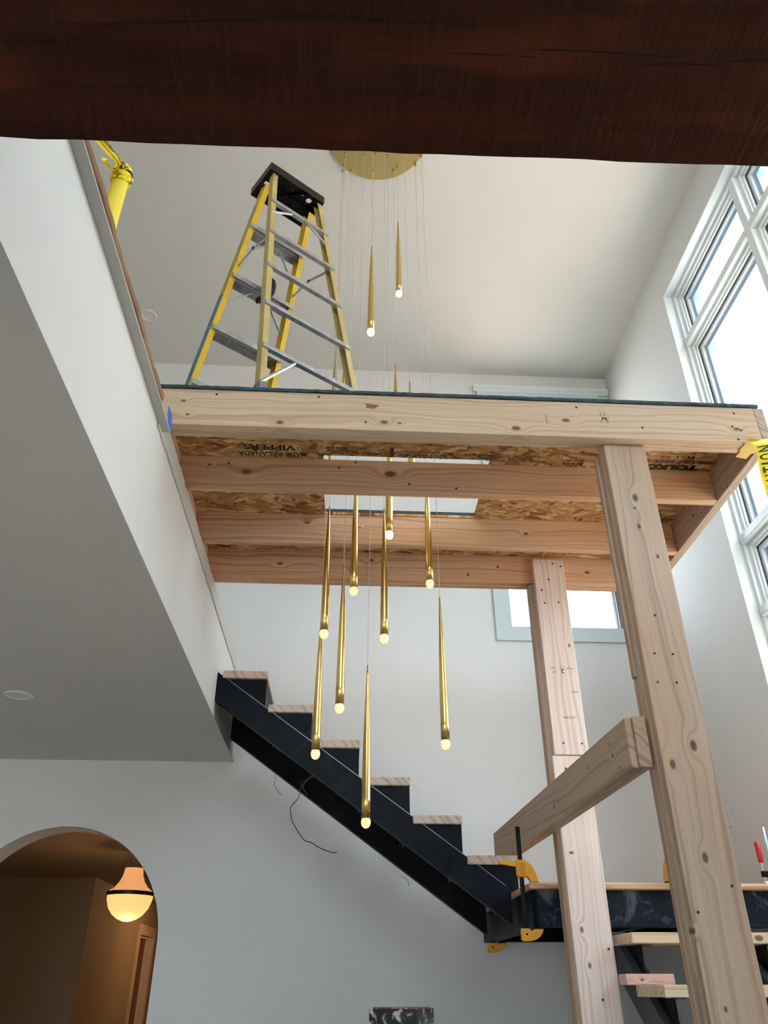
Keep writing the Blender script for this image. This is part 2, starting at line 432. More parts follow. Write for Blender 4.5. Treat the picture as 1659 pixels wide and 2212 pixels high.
def wall_back():
    holes = [WIN_B]
    us = sorted({XL, ax - ar, ax + ar, WIN_B[0], WIN_B[1], XR}); zs = sorted({ZF, az + ar + .05, WIN_B[2], WIN_B[3], ZC})
    hs = holes + [(ax - ar, ax + ar, ZF, az + ar + .05)]
    for a, b in zip(us, us[1:]):
        m = (a + b) / 2; run = None
        for c, d in zip(zs, zs[1:]):
            k = (c + d) / 2; hole = any(h[0] < m < h[1] and h[2] < k < h[3] for h in hs)
            if hole:
                if run: box(bm, a, b, YB, YB + .2, *run); run = None
            else: run = (run[0], d) if run else (c, d)
        if run: box(bm, a, b, YB, YB + .2, *run)
    # arch spandrel
    n = 48; top = az + ar + .05
    for i in range(n):
        t0 = pi * i / n; t1 = pi * (i + 1) / n
        x0, z0, x1, z1 = ax - ar * cos(t0), az + ar * sin(t0), ax - ar * cos(t1), az + ar * sin(t1)
        prism(bm, [(x0, z0), (x1, z1), (x1, top), (x0, top)], 1, YB, YB + .2)
    bmesh.ops.remove_doubles(bm, verts=bm.verts[:], dist=1e-5)
    inner = [f for f in bm.faces if all(abs(e.calc_length()) >= 0 for e in f.edges)]
wall_back(); struct('wall_back', bm, M['wall'])
FILL_N = (-3.2, -.2, -1.2, .7); FILL_U = (-1.2, 1.8, 2.1, 4.2)  # unseen windows behind the camera, added to brighten lower and upper levels
bm = bmesh.new()
for q in ((XL, XR, 4.2, ZC), (XL, -1.2, 2.1, 4.2), (1.8, XR, 2.1, 4.2), (XL, XR, .7, 2.1), (XL, -3.2, -1.2, .7), (-.2, XR, -1.2, .7), (XL, XR, ZF, -1.2)): box(bm, q[0], q[1], YN - .2, YN, q[2], q[3])
struct('wall_near', bm, M['wall'])
def near_fill_window(name, x0, x1, z0, z1):
    xm = (x0 + x1) / 2
    w = struct(name, B(xm - .04, xm + .04, YN - .16, YN - .08, z0, z1), M['vinyl'])
    for a, b in ((x0, xm - .04), (xm + .04, x1)):
        for q in ((a, a + .06, z0, z1), (b - .06, b, z0, z1), (a + .06, b - .06, z0, z0 + .08), (a + .06, b - .06, z1 - .08, z1)): obj('frame_rail', B(q[0], q[1], YN - .16, YN - .08, q[2], q[3]), M['vinyl'], w)
        obj('pane', B(a + .06, b - .06, YN - .13, YN - .12, z0 + .08, z1 - .08), M['glass'], w)
near_fill_window('fill_window_4', *FILL_N); near_fill_window('fill_window_5', *FILL_U)
# upper floor slab: its soffit is the ceiling of the lower rooms, its edge the white band
bm = B(XL, XB, YN, YB, ZS, 1.716, 0); struct('ceiling_lower_left', bm, M['ceil'])
struct('ceiling_lower_near', B(XB, XR, YN, .40, ZS + .065, ZU), M['ceil'])
# unfinished drywall edge strip along the top of the band
bm = bmesh.new(); rnd = random.Random(3); N = 60
ring = []
for i in range(N + 1):
    y = 2.20 + (4.78 - 2.20) * i / N
    w0 = 1.700 + rnd.uniform(-.003, .003); w1 = 1.784 + rnd.uniform(-.005, .005) - (.05 * max(0, (i - N + 5) / 5))
    xo = XB + .005 + rnd.uniform(0, .003)
    ring.append([bm.verts.new(p) for p in ((XB - .03, y, w0), (xo, y, w0), (xo + .001, y, w1), (XB - .03, y, w1))])
for a, b in zip(ring, ring[1:]):
    for k in range(4): bm.faces.new((a[k], a[(k + 1) % 4], b[(k + 1) % 4], b[k]))
bm.faces.new(ring[0]); bm.faces.new(ring[-1][::-1])
struct('trim_1', bm, M['bead'])
struct('trim_2', B(XB - .03, XB + .034, .40, 2.26, 1.7165, 1.7225, .001), M['bead'])
# baseboard block at the stair head and switch plate are small things further below

# ------------------------------------------------------------------ windows
def ring_x(bm, x0, x1, y0, y1, z0, z1, w):
    box(bm, x0, x1, y0, y0 + w, z0, z1); box(bm, x0, x1, y1 - w, y1, z0, z1)
    box(bm, x0, x1, y0 + w, y1 - w, z0, z0 + w); box(bm, x0, x1, y0 + w, y1 - w, z1 - w, z1)
def window_right(name, y0, y1, z0, z1, ycuts, zcuts):
    root = struct(name, None or (lambda b: (ring_x(b, XR + .066, XR + .20, y0, y1, z0, z1, .03), b)[1])(bmesh.new()), M['vinyl'])
    f = bmesh.new(); ring_x(f, XR + .001, XR + .066, y0, y1, z0, z1, .006); obj('jamb_liner', f, M['vinyl'], root)
    yy = [y0 + .03] + ycuts + [y1 - .03]; zz = [z0 + .03] + zcuts + [z1 - .03]
    for y in ycuts: obj('mullion', B(XR + .055, XR + .19, y - .028, y + .028, z0 + .03, z1 - .03, .006), M['vinyl'], root)
    for z in zcuts:
        for a, b in zip(yy, yy[1:]):
            obj('transom_bar', B(XR + .052, XR + .19, a + (.028 if a in ycuts else 0), b - (.028 if b in ycuts else 0), z - .028, z + .028, .006), M['vinyl'], root)
    for i, (a, b) in enumerate(zip(yy, yy[1:])):
        for j, (c, d) in enumerate(zip(zz, zz[1:])):
            a1 = a + (.028 if i else 0); b1 = b - (.028 if i < len(ycuts) else 0); c1 = c + (.028 if j else 0); d1 = d - (.028 if j < len(zcuts) else 0)
            f = bmesh.new(); ring_x(f, XR + .090, XR + .19, a1, b1, c1, d1, .022); s = obj('sash', f, M['vinyl'], root)
            f = bmesh.new(); ring_x(f, XR + .104, XR + .19, a1 + .022, b1 - .022, c1 + .022, d1 - .022, .012); obj('glazing_bead', f, M['vinyl'], s)
            f = bmesh.new(); ring_x(f, XR + .118, XR + .19, a1 + .034, b1 - .034, c1 + .034, d1 - .034, .003); obj('gasket', f, M['gasket'], s)
            f = bmesh.new(); ring_x(f, XR + .126, XR + .19, a1 + .037, b1 - .037, c1 + .037, d1 - .037, .024); obj('inner_stop', f, M['vinyl'], s)
            f = bmesh.new(); ring_x(f, XR + .150, XR + .215, a1 + .061, b1 - .061, c1 + .061, d1 - .061, .026); obj('exterior_frame', f, M['vinyl_out'], s)
            obj('pane', B(XR + .160, XR + .166, a1 + .06, b1 - .06, c1 + .06, d1 - .06), M['glass'], root)
window_right('window_1', *WIN_R, [2.836], [1.765, 2.215, 3.765])
window_right('fill_window_2', *FILL_R2, [-1.45], [])
# back window, seen under and above the platform
x0, x1, z0, z1 = WIN_B
def ring_y(bm, y0, y1, x0, x1, z0, z1, w):
    box(bm, x0, x0 + w, y0, y1, z0, z1); box(bm, x1 - w, x1, y0, y1, z0, z1)
    box(bm, x0 + w, x1 - w, y0, y1, z0, z0 + w); box(bm, x0 + w, x1 - w, y0, y1, z1 - w, z1)
bm = bmesh.new(); ring_y(bm, YB + .09, YB + .18, x0, x1, z0, z1, .012); w3 = struct('window_3', bm, M['vinyl'])
obj('jamb', B(x1 - .045, x1 - .030, YB + .05, YB + .16, z0 + .012, z1 - .012), M['vinyl'], w3)
obj('gasket', B(x1 - .030, x1 - .024, YB + .06, YB + .16, z0 + .012, z1 - .012), M['gasket'], w3)
obj('sash', B(x1 - .024, x1 - .012, YB + .05, YB + .16, z0 + .012, z1 - .012), M['vinyl'], w3)
obj('pane', B(x0 + .012, x1 - .045, YB + .12, YB + .126, z0 + .012, z1 - .012), M['glass'], w3)
obj('casing_left', B(x0 - .118, x0, YB - .02, YB, z0, z1, .002), M['casing'], w3)
obj('casing_right', B(x1, x1 + .118, YB - .02, YB, z0, z1, .002), M['casing'], w3)
obj('casing_bottom', B(x0 - .118, x1 + .118, YB - .02, YB, z0 - .107, z0, .002), M['casing'], w3)
obj('header_board', B(x0 - .118, x1 + .118, YB - .024, YB, z1, z1 + .115, .002), M['casing'], w3)
cr = obj('crown_cap', prism(bmesh.new(), [(YB, 4.365), (YB - .026, 4.365), (YB - .034, 4.378), (YB - .030, 4.384), (YB - .052, 4.398), (YB - .056, 4.412), (YB, 4.412)], 0, x0 - .15, XR - .004), M['trim'], w3)

# ------------------------------------------------------------------ hall behind the arch
XH, YA = -2.396, 8.5
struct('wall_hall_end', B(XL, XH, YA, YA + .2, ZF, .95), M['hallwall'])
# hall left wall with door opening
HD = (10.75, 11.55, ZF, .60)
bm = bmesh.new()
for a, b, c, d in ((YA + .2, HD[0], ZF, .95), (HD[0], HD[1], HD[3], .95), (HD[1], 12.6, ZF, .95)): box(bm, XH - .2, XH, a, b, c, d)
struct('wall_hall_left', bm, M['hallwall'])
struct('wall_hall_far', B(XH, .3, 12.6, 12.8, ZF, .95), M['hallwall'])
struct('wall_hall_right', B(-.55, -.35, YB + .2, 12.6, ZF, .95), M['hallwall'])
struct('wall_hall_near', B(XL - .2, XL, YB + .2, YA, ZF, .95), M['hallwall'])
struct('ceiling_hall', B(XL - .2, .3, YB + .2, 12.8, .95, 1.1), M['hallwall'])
d1 = struct('door_1', B(XH - .12, XH - .08, HD[0] + .03, HD[1] - .03, ZF, HD[3] - .03, .003), M['door'])
bm = bmesh.new()
box(bm, XH - .2, XH + .02, HD[0] - .09, HD[0] + .02, ZF, HD[3] + .09); box(bm, XH - .2, XH + .02, HD[1] - .02, HD[1] + .09, ZF, HD[3] + .09)
box(bm, XH - .2, XH + .02, HD[0] + .02, HD[1] - .02, HD[3] - .02, HD[3] + .09)
obj('door_casing', bm, plain('cream_casing', lin(214, 190, 160), .5), d1)
for z in (.33, -.52): obj('hinge', B(XH - .085, XH - .01, HD[0] + .02, HD[0] + .10, z - .06, z + .06, .004), M['bronze'], d1)

# hall lantern
lx, ly = -1.557, 6.5
t = thing('pendant_lantern', 'glowing cream glass bell lantern hanging in the hallway behind the arch', 'lamp', (lx, ly, .43))
prof = [(.0, .0), (.03, .003), (.07, .018), (.11, .045), (.145, .09), (.162, .14), (.166, .172)]
obj('glass_bowl', lathe(bmesh.new(), prof, lx, ly, .430, 36), M['opal'], t, True)
prof = [(.164, .196), (.150, .208), (.118, .232), (.090, .27), (.074, .31), (.067, .355), (.066, .36), (.0, .362)]
obj('glass_collar', lathe(bmesh.new(), prof, lx, ly, .430, 36), M['opal_top'], t, True)
obj('metal_band', lathe(bmesh.new(), [(.160, .170), (.173, .170), (.173, .196), (.160, .196), (.160, .170)], lx, ly, .430, 36), M['bronze'], t)
obj('ceiling_canopy', lathe(bmesh.new(), [(0, -.03), (.045, -.03), (.052, -.02), (.052, 0), (0, 0)], lx - .03, ly, .95, 24), M['bronze'], t)
for k in range(3):
    a = radians(235 + 120 * k); c = bmesh.new()
    p0 = Vector((lx + .171 * cos(a), ly + .171 * sin(a), .62)); p1 = Vector((lx - .03 + .02 * cos(a), ly + .02 * sin(a), .922))
    n = 34
    for i in range(n):
        q0 = p0.lerp(p1, i / n); q1 = p0.lerp(p1, (i + .72) / n); tube(c, [q0, (q0 + q1) / 2 + Vector((.002 * (i % 2), .002 * ((i + 1) % 2), 0)), q1], .0022, 5)
    obj('chain', c, M['bronze'], t)
pl = bpy.data.lights.new('lantern_bulb', 'POINT'); pl.energy = 5; pl.color = (1, .56, .24); pl.shadow_soft_size = .12
po = bpy.data.objects.new('lantern_bulb', pl); C.objects.link(po); po.parent = t; po.location = (.0, 0, -.14)

pl = bpy.data.lights.new('hall_lamp', 'POINT'); pl.energy = 12; pl.color = (1, .56, .26); pl.shadow_soft_size = .06
po = bpy.data.objects.new('hall_lamp', pl); C.objects.link(po); po.location = (-1.45, 10.3, .86 + E)
# ------------------------------------------------------------------ downlights
def downlight(x, y, z, label):
    t = thing('recessed_downlight', label, 'ceiling light', (x, y, z - .008))
    obj('trim_ring', lathe(bmesh.new(), [(.046, -.004), (.050, -.009), (.068, -.006), (.070, 0), (.046, 0), (.046, -.004)], x, y, z, 32), M['can'], t, True)
    obj('diffuser', lathe(bmesh.new(), [(0, -.003), (.046, -.003), (.046, 0), (0, 0)], x, y, z, 32), M['can'], t)
downlight(-1.645, 4.5, ZC, 'round white recessed downlight in the high ceiling left of the ladder')
downlight(-1.60, 3.785, ZS, 'round white recessed downlight in the low soffit at left edge')

# ------------------------------------------------------------------ foreground timber
t = thing('timber_beam', 'dark stained rough-sawn timber beam crossing the top of the view', 'beam', (0, .56, 1.05))
bm = bmesh.new(); n = 90; rnd = random.Random(5)
far = []
for i in range(n + 1):
    x = -2.6 + 4.8 * i / n; j = rnd.uniform(-.0012, .0012)
    far.append((x, .687 - .0106 * x + j, 1.05 + rnd.uniform(0, .001)))
sec = []
for (x, y, z) in far:
    sec.append([bm.verts.new(p) for p in ((x, .43, 1.05), (x, y, 1.05), (x, y, z + .008), (x, y, 1.30), (x, .43, 1.30))])
for a, b in zip(sec, sec[1:]):
    for k in range(5): bm.faces.new((a[k], a[(k + 1) % 5], b[(k + 1) % 5], b[k]))
bm.faces.new(sec[0]); bm.faces.new(sec[-1][::-1])
obj('timber', bm, M['timber'], t)
# drying checks: thin grooves built as slivers just under the face
def check(pts, w):
    bm = bmesh.new(); pts = smoothcurve([(x, y, 1.0496) for x, y in pts], 5); n = len(pts)
    L_, R_ = [], []
    for i, p in enumerate(pts):
        s = w * sin(pi * i / (n - 1)) ** .6 + .00005
        L_.append(bm.verts.new((p.x, p.y - s, p.z))); R_.append(bm.verts.new((p.x, p.y + s * .7, p.z)))
    for i in range(n - 1): bm.faces.new((L_[i], L_[i+1], R_[i+1], R_[i]))
    obj('drying_check', bm, M['check'], t)
check([(-0.499, 0.538), (-0.387, 0.531), (-0.268, 0.523), (-0.132, 0.512), (-0.014, 0.506), (0.068, 0.505), (0.157, 0.504)], 0.0016)
check([(-0.509, 0.563), (-0.429, 0.555), (-0.375, 0.551), (-0.327, 0.551)], 0.001)
check([(-0.430, 0.614), (-0.304, 0.608), (-0.190, 0.600), (-0.138, 0.585), (-0.088, 0.578)], 0.0005)
check([(0.211, 0.531), (0.265, 0.529), (0.327, 0.529), (0.377, 0.530), (0.427, 0.529)], 0.0016)
check([(0.345, 0.547), (0.400, 0.540), (0.443, 0.538), (0.499, 0.538)], 0.0014)
check([(0.108, 0.541), (0.169, 0.540), (0.243, 0.540)], 0.001)
check([(0.466, 0.534), (0.496, 0.531), (0.538, 0.527), (0.574, 0.523)], 0.0013)
check([(-0.057, 0.562), (0.030, 0.560), (0.110, 0.559), (0.154, 0.559)], 0.0006)
check([(0.252, 0.577), (0.329, 0.576), (0.443, 0.571)], 0.0004)
check([(0.280, 0.538), (0.379, 0.537), (0.478, 0.533)], 0.0004)

# ------------------------------------------------------------------ scaffold platform
ZP, ZT, ZO = 1.79, 1.958, 1.948
t = plat = thing('scaffold_platform', 'raised timber framed work platform with black membrane on its deck', 'platform', (.45, 2.95, 1.79))
def board(name, x0, x1, y0, y1, z0, z1, axis, tone='fir', knots=(), parent=None, cross=None, bev=.003, **k):
    cx, cy, cz = (x0 + x1) / 2, (y0 + y1) / 2, (z0 + z1) / 2; c = (cx, cy, cz)
    if cross is None: cross = 2 if axis != 2 else 0
    kn = [(a - c[axis], b - c[cross], r) for a, b, r in knots]
    return obj(name, B(x0, x1, y0, y1, z0, z1, bev), wd(axis, tone, kn, cross, **k), parent)
XE = 1.580
fb = board('rim_board', XB - .040, XE, 2.300, 2.338, 1.788, ZT, 0, 'rim',
  [(-.27, 1.811, .012), (.121, 1.828, .012), (.624, 1.82, .014), (.821, 1.866, .013), (1.49, 1.851, .010), (-.616, 1.834, .007), (-.64, 1.90, .008), (.18, 1.825, .006)], plat, freq=60)
board('rim_board', XB - .040, XE, 2.3385, 2.376, ZP, ZT - .004, 0, 'rim', [(-.2, 1.8, .006)], plat)
j2 = board('joist', XB - .036, XE - .002, 2.718, 2.757, ZP, ZO, 0, 'joist', [(-.44, 1.87, .018), (.17, 1.88, .020), (1.10, 1.85, .016), (-.60, 1.90, .008)], plat, freq=70)
j3 = board('joist', XB - .036, XE - .002, 3.175, 3.213, ZP, ZO, 0, 'joist', [(.05, 1.88, .006), (.85, 1.87, .010), (-.2, 1.9, .008)], plat, freq=85)
j4 = board('joist', XB - .036, XE - .002, 3.540, 3.578, ZP, ZO, 0, 'joist', [(-.35, 1.87, .012), (-.12, 1.86, .008), (.02, 1.84, .010), (.12, 1.90, .012), (1.25, 1.86, .012)], plat, freq=60)
board('joist', XB - .036, XE - .002, 3.5785, 3.612, ZP - .004, ZO, 0, 'joist', [], plat)
board('end_rim_board', XE, XE + .040, 2.300, 3.45, ZP + .002, ZT, 1, 'fir', [(2.62, 1.80, .006), (2.95, 1.86, .010)], plat, freq=60)
board('end_rim_board', XB - .075, XB - .037, 2.380, 3.60, ZP + .004, ZO, 1, 'joist', [], plat)
# subfloor panels with the chandelier opening
HX0, HX1, HY0, HY1 = -.118, .605, 2.690, 3.170
obj('subfloor_panel', B(XB - .040, XE - .001, 2.377, 2.598, ZO, ZO + .013), M['osb'], plat)
bm = bmesh.new()
for a, b, c, d in ((XB - .040, HX0, 2.600, 3.62), (HX0, HX1, 2.600, HY0), (HX0, HX1, HY1, 3.62), (HX1, XE - .001, 2.600, 3.62)): box(bm, a, b, c, d, ZO, ZO + .013)
bmesh.ops.remove_doubles(bm, verts=bm.verts[:], dist=1e-5); obj('subfloor_panel', bm, M['osb'], plat)
# membrane: layered sheet with a ragged front edge
bm = bmesh.new(); rnd = random.Random(11); N = 110; rows = []
for i in range(N + 1):
    x = XB - .045 + (XE + .067 - XB) * i / N; r = rnd.uniform(-.003, .003)
    z0 = 1.9605
    rows.append([bm.verts.new(p) for p in ((x, 2.296 + r, z0), (x, 2.292 + r, z0 + .010 + r * .3), (x, 2.300, z0 + .017 + rnd.uniform(-.0015, .0015)), (x, HY0, z0 + .017), (x, HY0, z0))])
for a, b in zip(rows, rows[1:]):
    for k in range(5): bm.faces.new((a[k], a[(k + 1) % 5], b[(k + 1) % 5], b[k]))
bm.faces.new(rows[0]); bm.faces.new(rows[-1][::-1])
for a, b, c, d in ((XB - .03, HX0 - .002, HY0, 3.62), (HX0 - .002, HX1 + .002, HY1, 3.62), (HX1 + .002, XE, HY0, 3.62)): box(bm, a, b, c, d, 1.962, 1.9775)
obj('membrane', bm, M['membrane'], plat)
for x, z in ((-.519, 1.936), (.871, 1.932), (1.117, 1.842), (1.484, 1.80), (1.497, 1.929), (.051, 1.825), (1.475, 1.862), (1.505, 1.845), (-.13, 1.94)):
    obj('screw_head', disc(x, 2.3005, z, .0048, (0, -1, 0), .0015), M['screw'], plat)
for x, z in ((-.52, 1.91), (-.05, 1.905), (.45, 1.815), (.02, 1.935), (.25, 1.83)):
    obj('screw_head', disc(x, 2.7185, z, .005, (0, -1, 0), .0015), M['screw'], plat)
for x, z in ((.62, 1.83), (-.1, 1.9), (.78, 1.88)):
    obj('screw_head', disc(x, 3.5405, z, .006, (0, -1, 0), .0015), M['screw'], plat)
# grade stamps on the front rim board
R90 = ((0, 0, 1), (-1, 0, 0))
def st(s, x, z, h, w=None, y=2.2994, r=R90, mat='ink', par=plat, bold=0): return text(s, M[mat], par, (x, y, z), r[0], r[1], w, h, bold=bold)
st('2', .973, 1.880, .020, .016, bold=.02); st('KD', .960, 1.866, .006); st('WF', .985, 1.866, .006); st('HF-SP', .990, 1.884, .004)
st('S-DRY', .962, 1.903, .006); st('WWP', .978, 1.903, .006); st('1422472', .746, 1.869, .007, .040)
# stained patch
bm = bmesh.new(); vs = [bm.verts.new((.073 + a, 2.2995, 1.902 + b)) for a, b in ((-.026, .014), (.0, .011), (.022, .008), (.030, .002), (.018, -.004), (.010, -.012), (-.012, -.009), (-.022, -.010), (-.020, .002))]
bm.faces.new(vs); obj('stain_patch', bm, plain('reddish_pitch_patch', lin(150, 92, 62), .6), plat)
# OSB underside prints (upside down as in the photo)
DN = ((-1, 0, 0), (0, 1, 0))
def pr(s, x, y, w, h, bold=0.0, mat='ink'): return text(s, M[mat], plat, (x, y, ZO - .0006), DN[0], DN[1], w, h, bold=bold)
pr('VIPPERS', -.345, 2.645, .22, .040, .03); pr('MADE IN CANADA', -.335, 2.692, .29, .032, .02)
pr('SPACING EDGES FOR', -.02, 2.632, .17, .014, .02); pr('PANELS FOR', -.04, 2.650, .13, .014, .02)
pr('EXPOSURE 1 TALL', .02, 2.668, .22, .014, .02); pr('EDGES', -.115, 2.685, .06, .014, .02)
pr('UP', .125, 2.640, .03, .014, .02); pr('I', .172, 2.655, .016, .070, .06)
pr('THIS SIDE LAID DOWN', .315, 2.648, .24, .015, .03); pr('INTO THIS SIDE', .305, 2.668, .21, .015, .03); pr('DE LA FACON', .315, 2.685, .20, .012, .02)
pr('CSA O325  1R24 / 2F16 / W24  11', .63, 2.655, .36, .014, .02); pr('EXPOSURE 1  1R24/2F16', .66, 2.672, .24, .014, .02)
pr('PS2-18  7/16 CATEGORY', .71, 2.688, .26, .014, .02); pr('TSZ-1R', .84, 2.705, .08, .014, .02)
pr('SPAN 24/16', .955, 2.672, .10, .015, .02); pr('7/16-24', .965, 2.700, .09, .022, .03)
pr('MILL 72', 1.40, 2.625, .15, .016, .02); pr('OSB-UN-2025-2S', 1.42, 2.658, .34, .022, .03); pr('TOLKO', 1.40, 2.700, .24, .040, .09)
# scrap of yellow tape on the corner of the opening
tag(obj('tape_scrap', B(HX0 + .022, HX0 + .030, HY0 + .002, HY0 + .012, 1.925, 1.965, .001), M['tape']), 'tiny scrap of yellow tape at near corner of platform opening', 'tape')

# ------------------------------------------------------------------ posts and brace
t = thing('support_post', 'nearest light wood post, right of the brace, carrying the front of the platform', 'post', (1.05, 2.39, -1.6))
board('post_ply', .968, 1.128, 2.340, 2.378, -1.6, 1.7865, 2, 'fir', [(1.05, 1.545, .016), (1.04, 1.422, .009), (1.08, 1.30, .008), (.99, 1.288, .008), (1.074, .64, .016), (.995, .583, .014), (1.04, .323, .012), (.99, .16, .006)][:0] + [(1.545, 1.05, .014), (1.422, 1.043, .008), (1.300, 1.088, .007), (.640, 1.074, .014), (.583, .998, .012), (.323, 1.04, .012), (.139, .967, .006), (-.041, 1.013, .006)], t, cross=0, freq=46)
board('post_ply', .966, 1.126, 2.3785, 2.417, -1.6, 1.786, 2, 'fir', [(.75, 1.0, .008)], t, cross=0)
board('post_ply', .960, 1.122, 2.4175, 2.448, .885, 1.7845, 2, 'fir', [], t, cross=0)
board('post_ply', .964, 1.124, 2.4175, 2.450, -1.6, .882, 2, 'fir', [], t, cross=0)
for x, z in ((1.035, 1.073), (1.008, .938), (1.069, .936), (1.000, .84), (1.062, .84), (.989, .184), (1.10, .25), (1.04, 1.50)):
    obj('screw_head', disc(x, 2.3395, z, .0038, (0, -1, 0), .0015), M['screw'], t)
t = rp_ = thing('support_post', 'pinkish light wood post standing farther back left of the nearest post', 'post', (1.03, 3.54, -1.6))
board('post_ply', .957, 1.115, 3.500, 3.538, .908, 1.912, 2, 'pink', [(1.435, 1.09, .008)], t, cross=0, freq=60)
board('post_ply', .945, 1.107, 3.501, 3.539, -1.6, .904, 2, 'pink', [(.21, .985, .010), (.085, 1.0, .009), (.498, .985, .005)], t, cross=0, freq=60)
board('post_ply', .934, 1.095, 3.5395, 3.577, -1.6, 1.7835, 2, 'fir', [], t, cross=0)
board('post_ply', .936, 1.095, 3.5775, 3.612, -1.6, 1.7835, 2, 'fir', [], t, cross=0)
for x, z in ((1.029, 1.793), (.986, 1.731), (1.06, 1.885), (1.10, 1.87), (.995, 1.66), (1.065, 1.665), (1.003, .960), (1.088, .959), (.999, .847), (.977, .498), (1.085, .142), (1.035, -.03)):
    obj('screw_head', disc(x, 3.4995, z, .0045, (0, -1, 0), .0015), M['screw'], t)
y_ = 3.4992
R180 = ((-1, 0, 0), (0, 0, -1)); R0 = R180
st('2', 1.041, 1.302, .022, .016, y_, R180, 'ink', rp_, .02); st('S-DRY', 1.040, 1.322, .005, .024, y_, R180, 'ink', rp_)
st('KD', .995, 1.318, .010, None, y_, R180, 'inkgrey', rp_); st('HT', .999, 1.298, .010, None, y_, R180, 'inkgrey', rp_); st('WLA', 1.078, 1.316, .010, None, y_, R180, 'inkgrey', rp_); st('124', 1.082, 1.297, .005, None, y_, R180, 'inkgrey', rp_)
st('1422460', 1.045, 1.078, .010, .060, y_, R180, 'inkgrey', rp_); st('144226', 1.088, 1.200, .009, .035, y_, R180, 'inkgrey', rp_)
# splintered nick at the lap joint
bm = bmesh.new(); rnd = random.Random(2)
for i in range(12):
    x = 1.075 + rnd.uniform(0, .030); z = .900 - rnd.uniform(0, .012); l = rnd.uniform(.015, .045)
    prism(bm, [(x, z), (x + .003, z), (x + .002 + rnd.uniform(-.004, .004), z - l)], 1, 3.4965, 3.501)
obj('splinters', bm, plain('torn_pale_wood', lin(238, 214, 170), .8), rp_)
# brace of two plies running back along the stair
t = thing('cross_brace', 'horizontal light wood brace running back from the nearest post to the farther post', 'brace', (.93, 3.2, .585))
board('brace_ply', .915, .9555, 2.385, 4.55, .585, .742, 1, 'fir', [(2.62, .69, .010), (3.0, .66, .008)], t, cross=2, freq=60)
board('brace_ply', .8935, .915, 2.400, 4.55, .585, .742, 1, 'fir', [(2.55, .66, .008), (3.3, .64, .006)], t, cross=2, freq=60)
for ch in t.children:   # the brace runs slightly off square so that it clears the farther post
    for v in ch.data.vertices: v.co.x -= .022 * (v.co.y + ch.location.y + 3.2 - 2.4)
for y, z in ((2.50, .61), (2.56, .70), (2.8, .68), (3.1, .69), (3.3, .65)):
    obj('screw_head', disc(.8933 - .022 * (y - 2.4), y, z, .0035, (-1, 0, 0), .0012), M['screw'], t)

# ------------------------------------------------------------------ upper stair flight
YS0, YS1 = 4.06, 4.85
fl = thing('stair_flight', 'black steel upper stair flight with wood treads climbing left to the upper floor', 'stairs', (.05, 4.45, .3))
def zt(x): return 1.469 - .700 * (x + .69)
def zb(x): return 1.318 - .700 * (x + .69)
def stringer(y0, y1, xe):
    bm = bmesh.new()
    prism(bm, [(XB, zb(XB)), (XB, zt(XB)), (xe, zt(xe)), (xe, zb(xe))], 1, y0, y0 + .008)
    prism(bm, [(XB, zt(XB) - .008), (XB, zt(XB)), (xe, zt(xe)), (xe, zt(xe) - .008)], 1, y0 + .008, y1)
    prism(bm, [(XB, zb(XB)), (XB, zb(XB) + .008), (xe, zb(xe) + .008), (xe, zb(xe))], 1, y0 + .008, y1)
    return bm
obj('stringer', stringer(YS0, YS0 + .055, .820), M['steel'], fl)
obj('stringer', stringer(YS1 - .055, YS1, .820), M['steel'], fl)
tr = [(-.66, -.417, 1.477), (-.402, -.165, 1.294), (-.155, .088, 1.112), (.100, .347, .927), (.357, .603, .745), (.618, .866, .562)]
TH = .042
for i, (a, b, z) in enumerate(tr):
    lab = None
    tb = board('tread', a, b, YS0 - .012, YS1 + .02, z - TH, z, 1, 'tread', [(4.0, (a + b) / 2, .0)][:0], fl, cross=0, bev=.005, freq=42)
    xl, xr_ = a + .001, b - .004; zt0 = z - TH - .003
    obj('side_plate', prism(bmesh.new(), [(xl, zt(xl) - .02), (xr_, zt(xr_) - .02), (xr_, zt0), (xl, zt0)], 1, YS0 + .006, YS0 + .014), M['steel'], fl)
    obj('side_plate', prism(bmesh.new(), [(xl, zt(xl) - .02), (xr_, zt(xr_) - .02), (xr_, zt0), (xl, zt0)], 1, YS1 - .03, YS1 - .022), M['steel'], fl)
    zlow = tr[i + 1][2] if i < 5 else .447
    obj('riser_plate', B(xr_ - .006, xr_, YS0 + .014, YS1 - .03, zlow - TH, zt0), M['steel'], fl)
    obj('tread_pan', B(xl, xr_ - .006, YS0 + .014, YS1 + .018, zt0 - .006, zt0), M['steel'], fl)
# pale strip painting the highlight on the front stringer's top flange edge
bm = bmesh.new(); prism(bm, [(XB, zt(XB)), (XB, zt(XB) + .0035), (.80, zt(.80) + .0035), (.80, zt(.80))], 1, YS0 - .001, YS0 + .004); obj('edge_highlight', bm, plain('painted_edge_highlight', (.32, .34, .36, 1), .35, .5), fl)
tag(obj('tape_scrap', B(-.412, -.375, 4.20, 4.235, 1.296, 1.3165, .001), M['bluetape']), 'small scrap of blue tape on second stair tread from the top', 'tape')
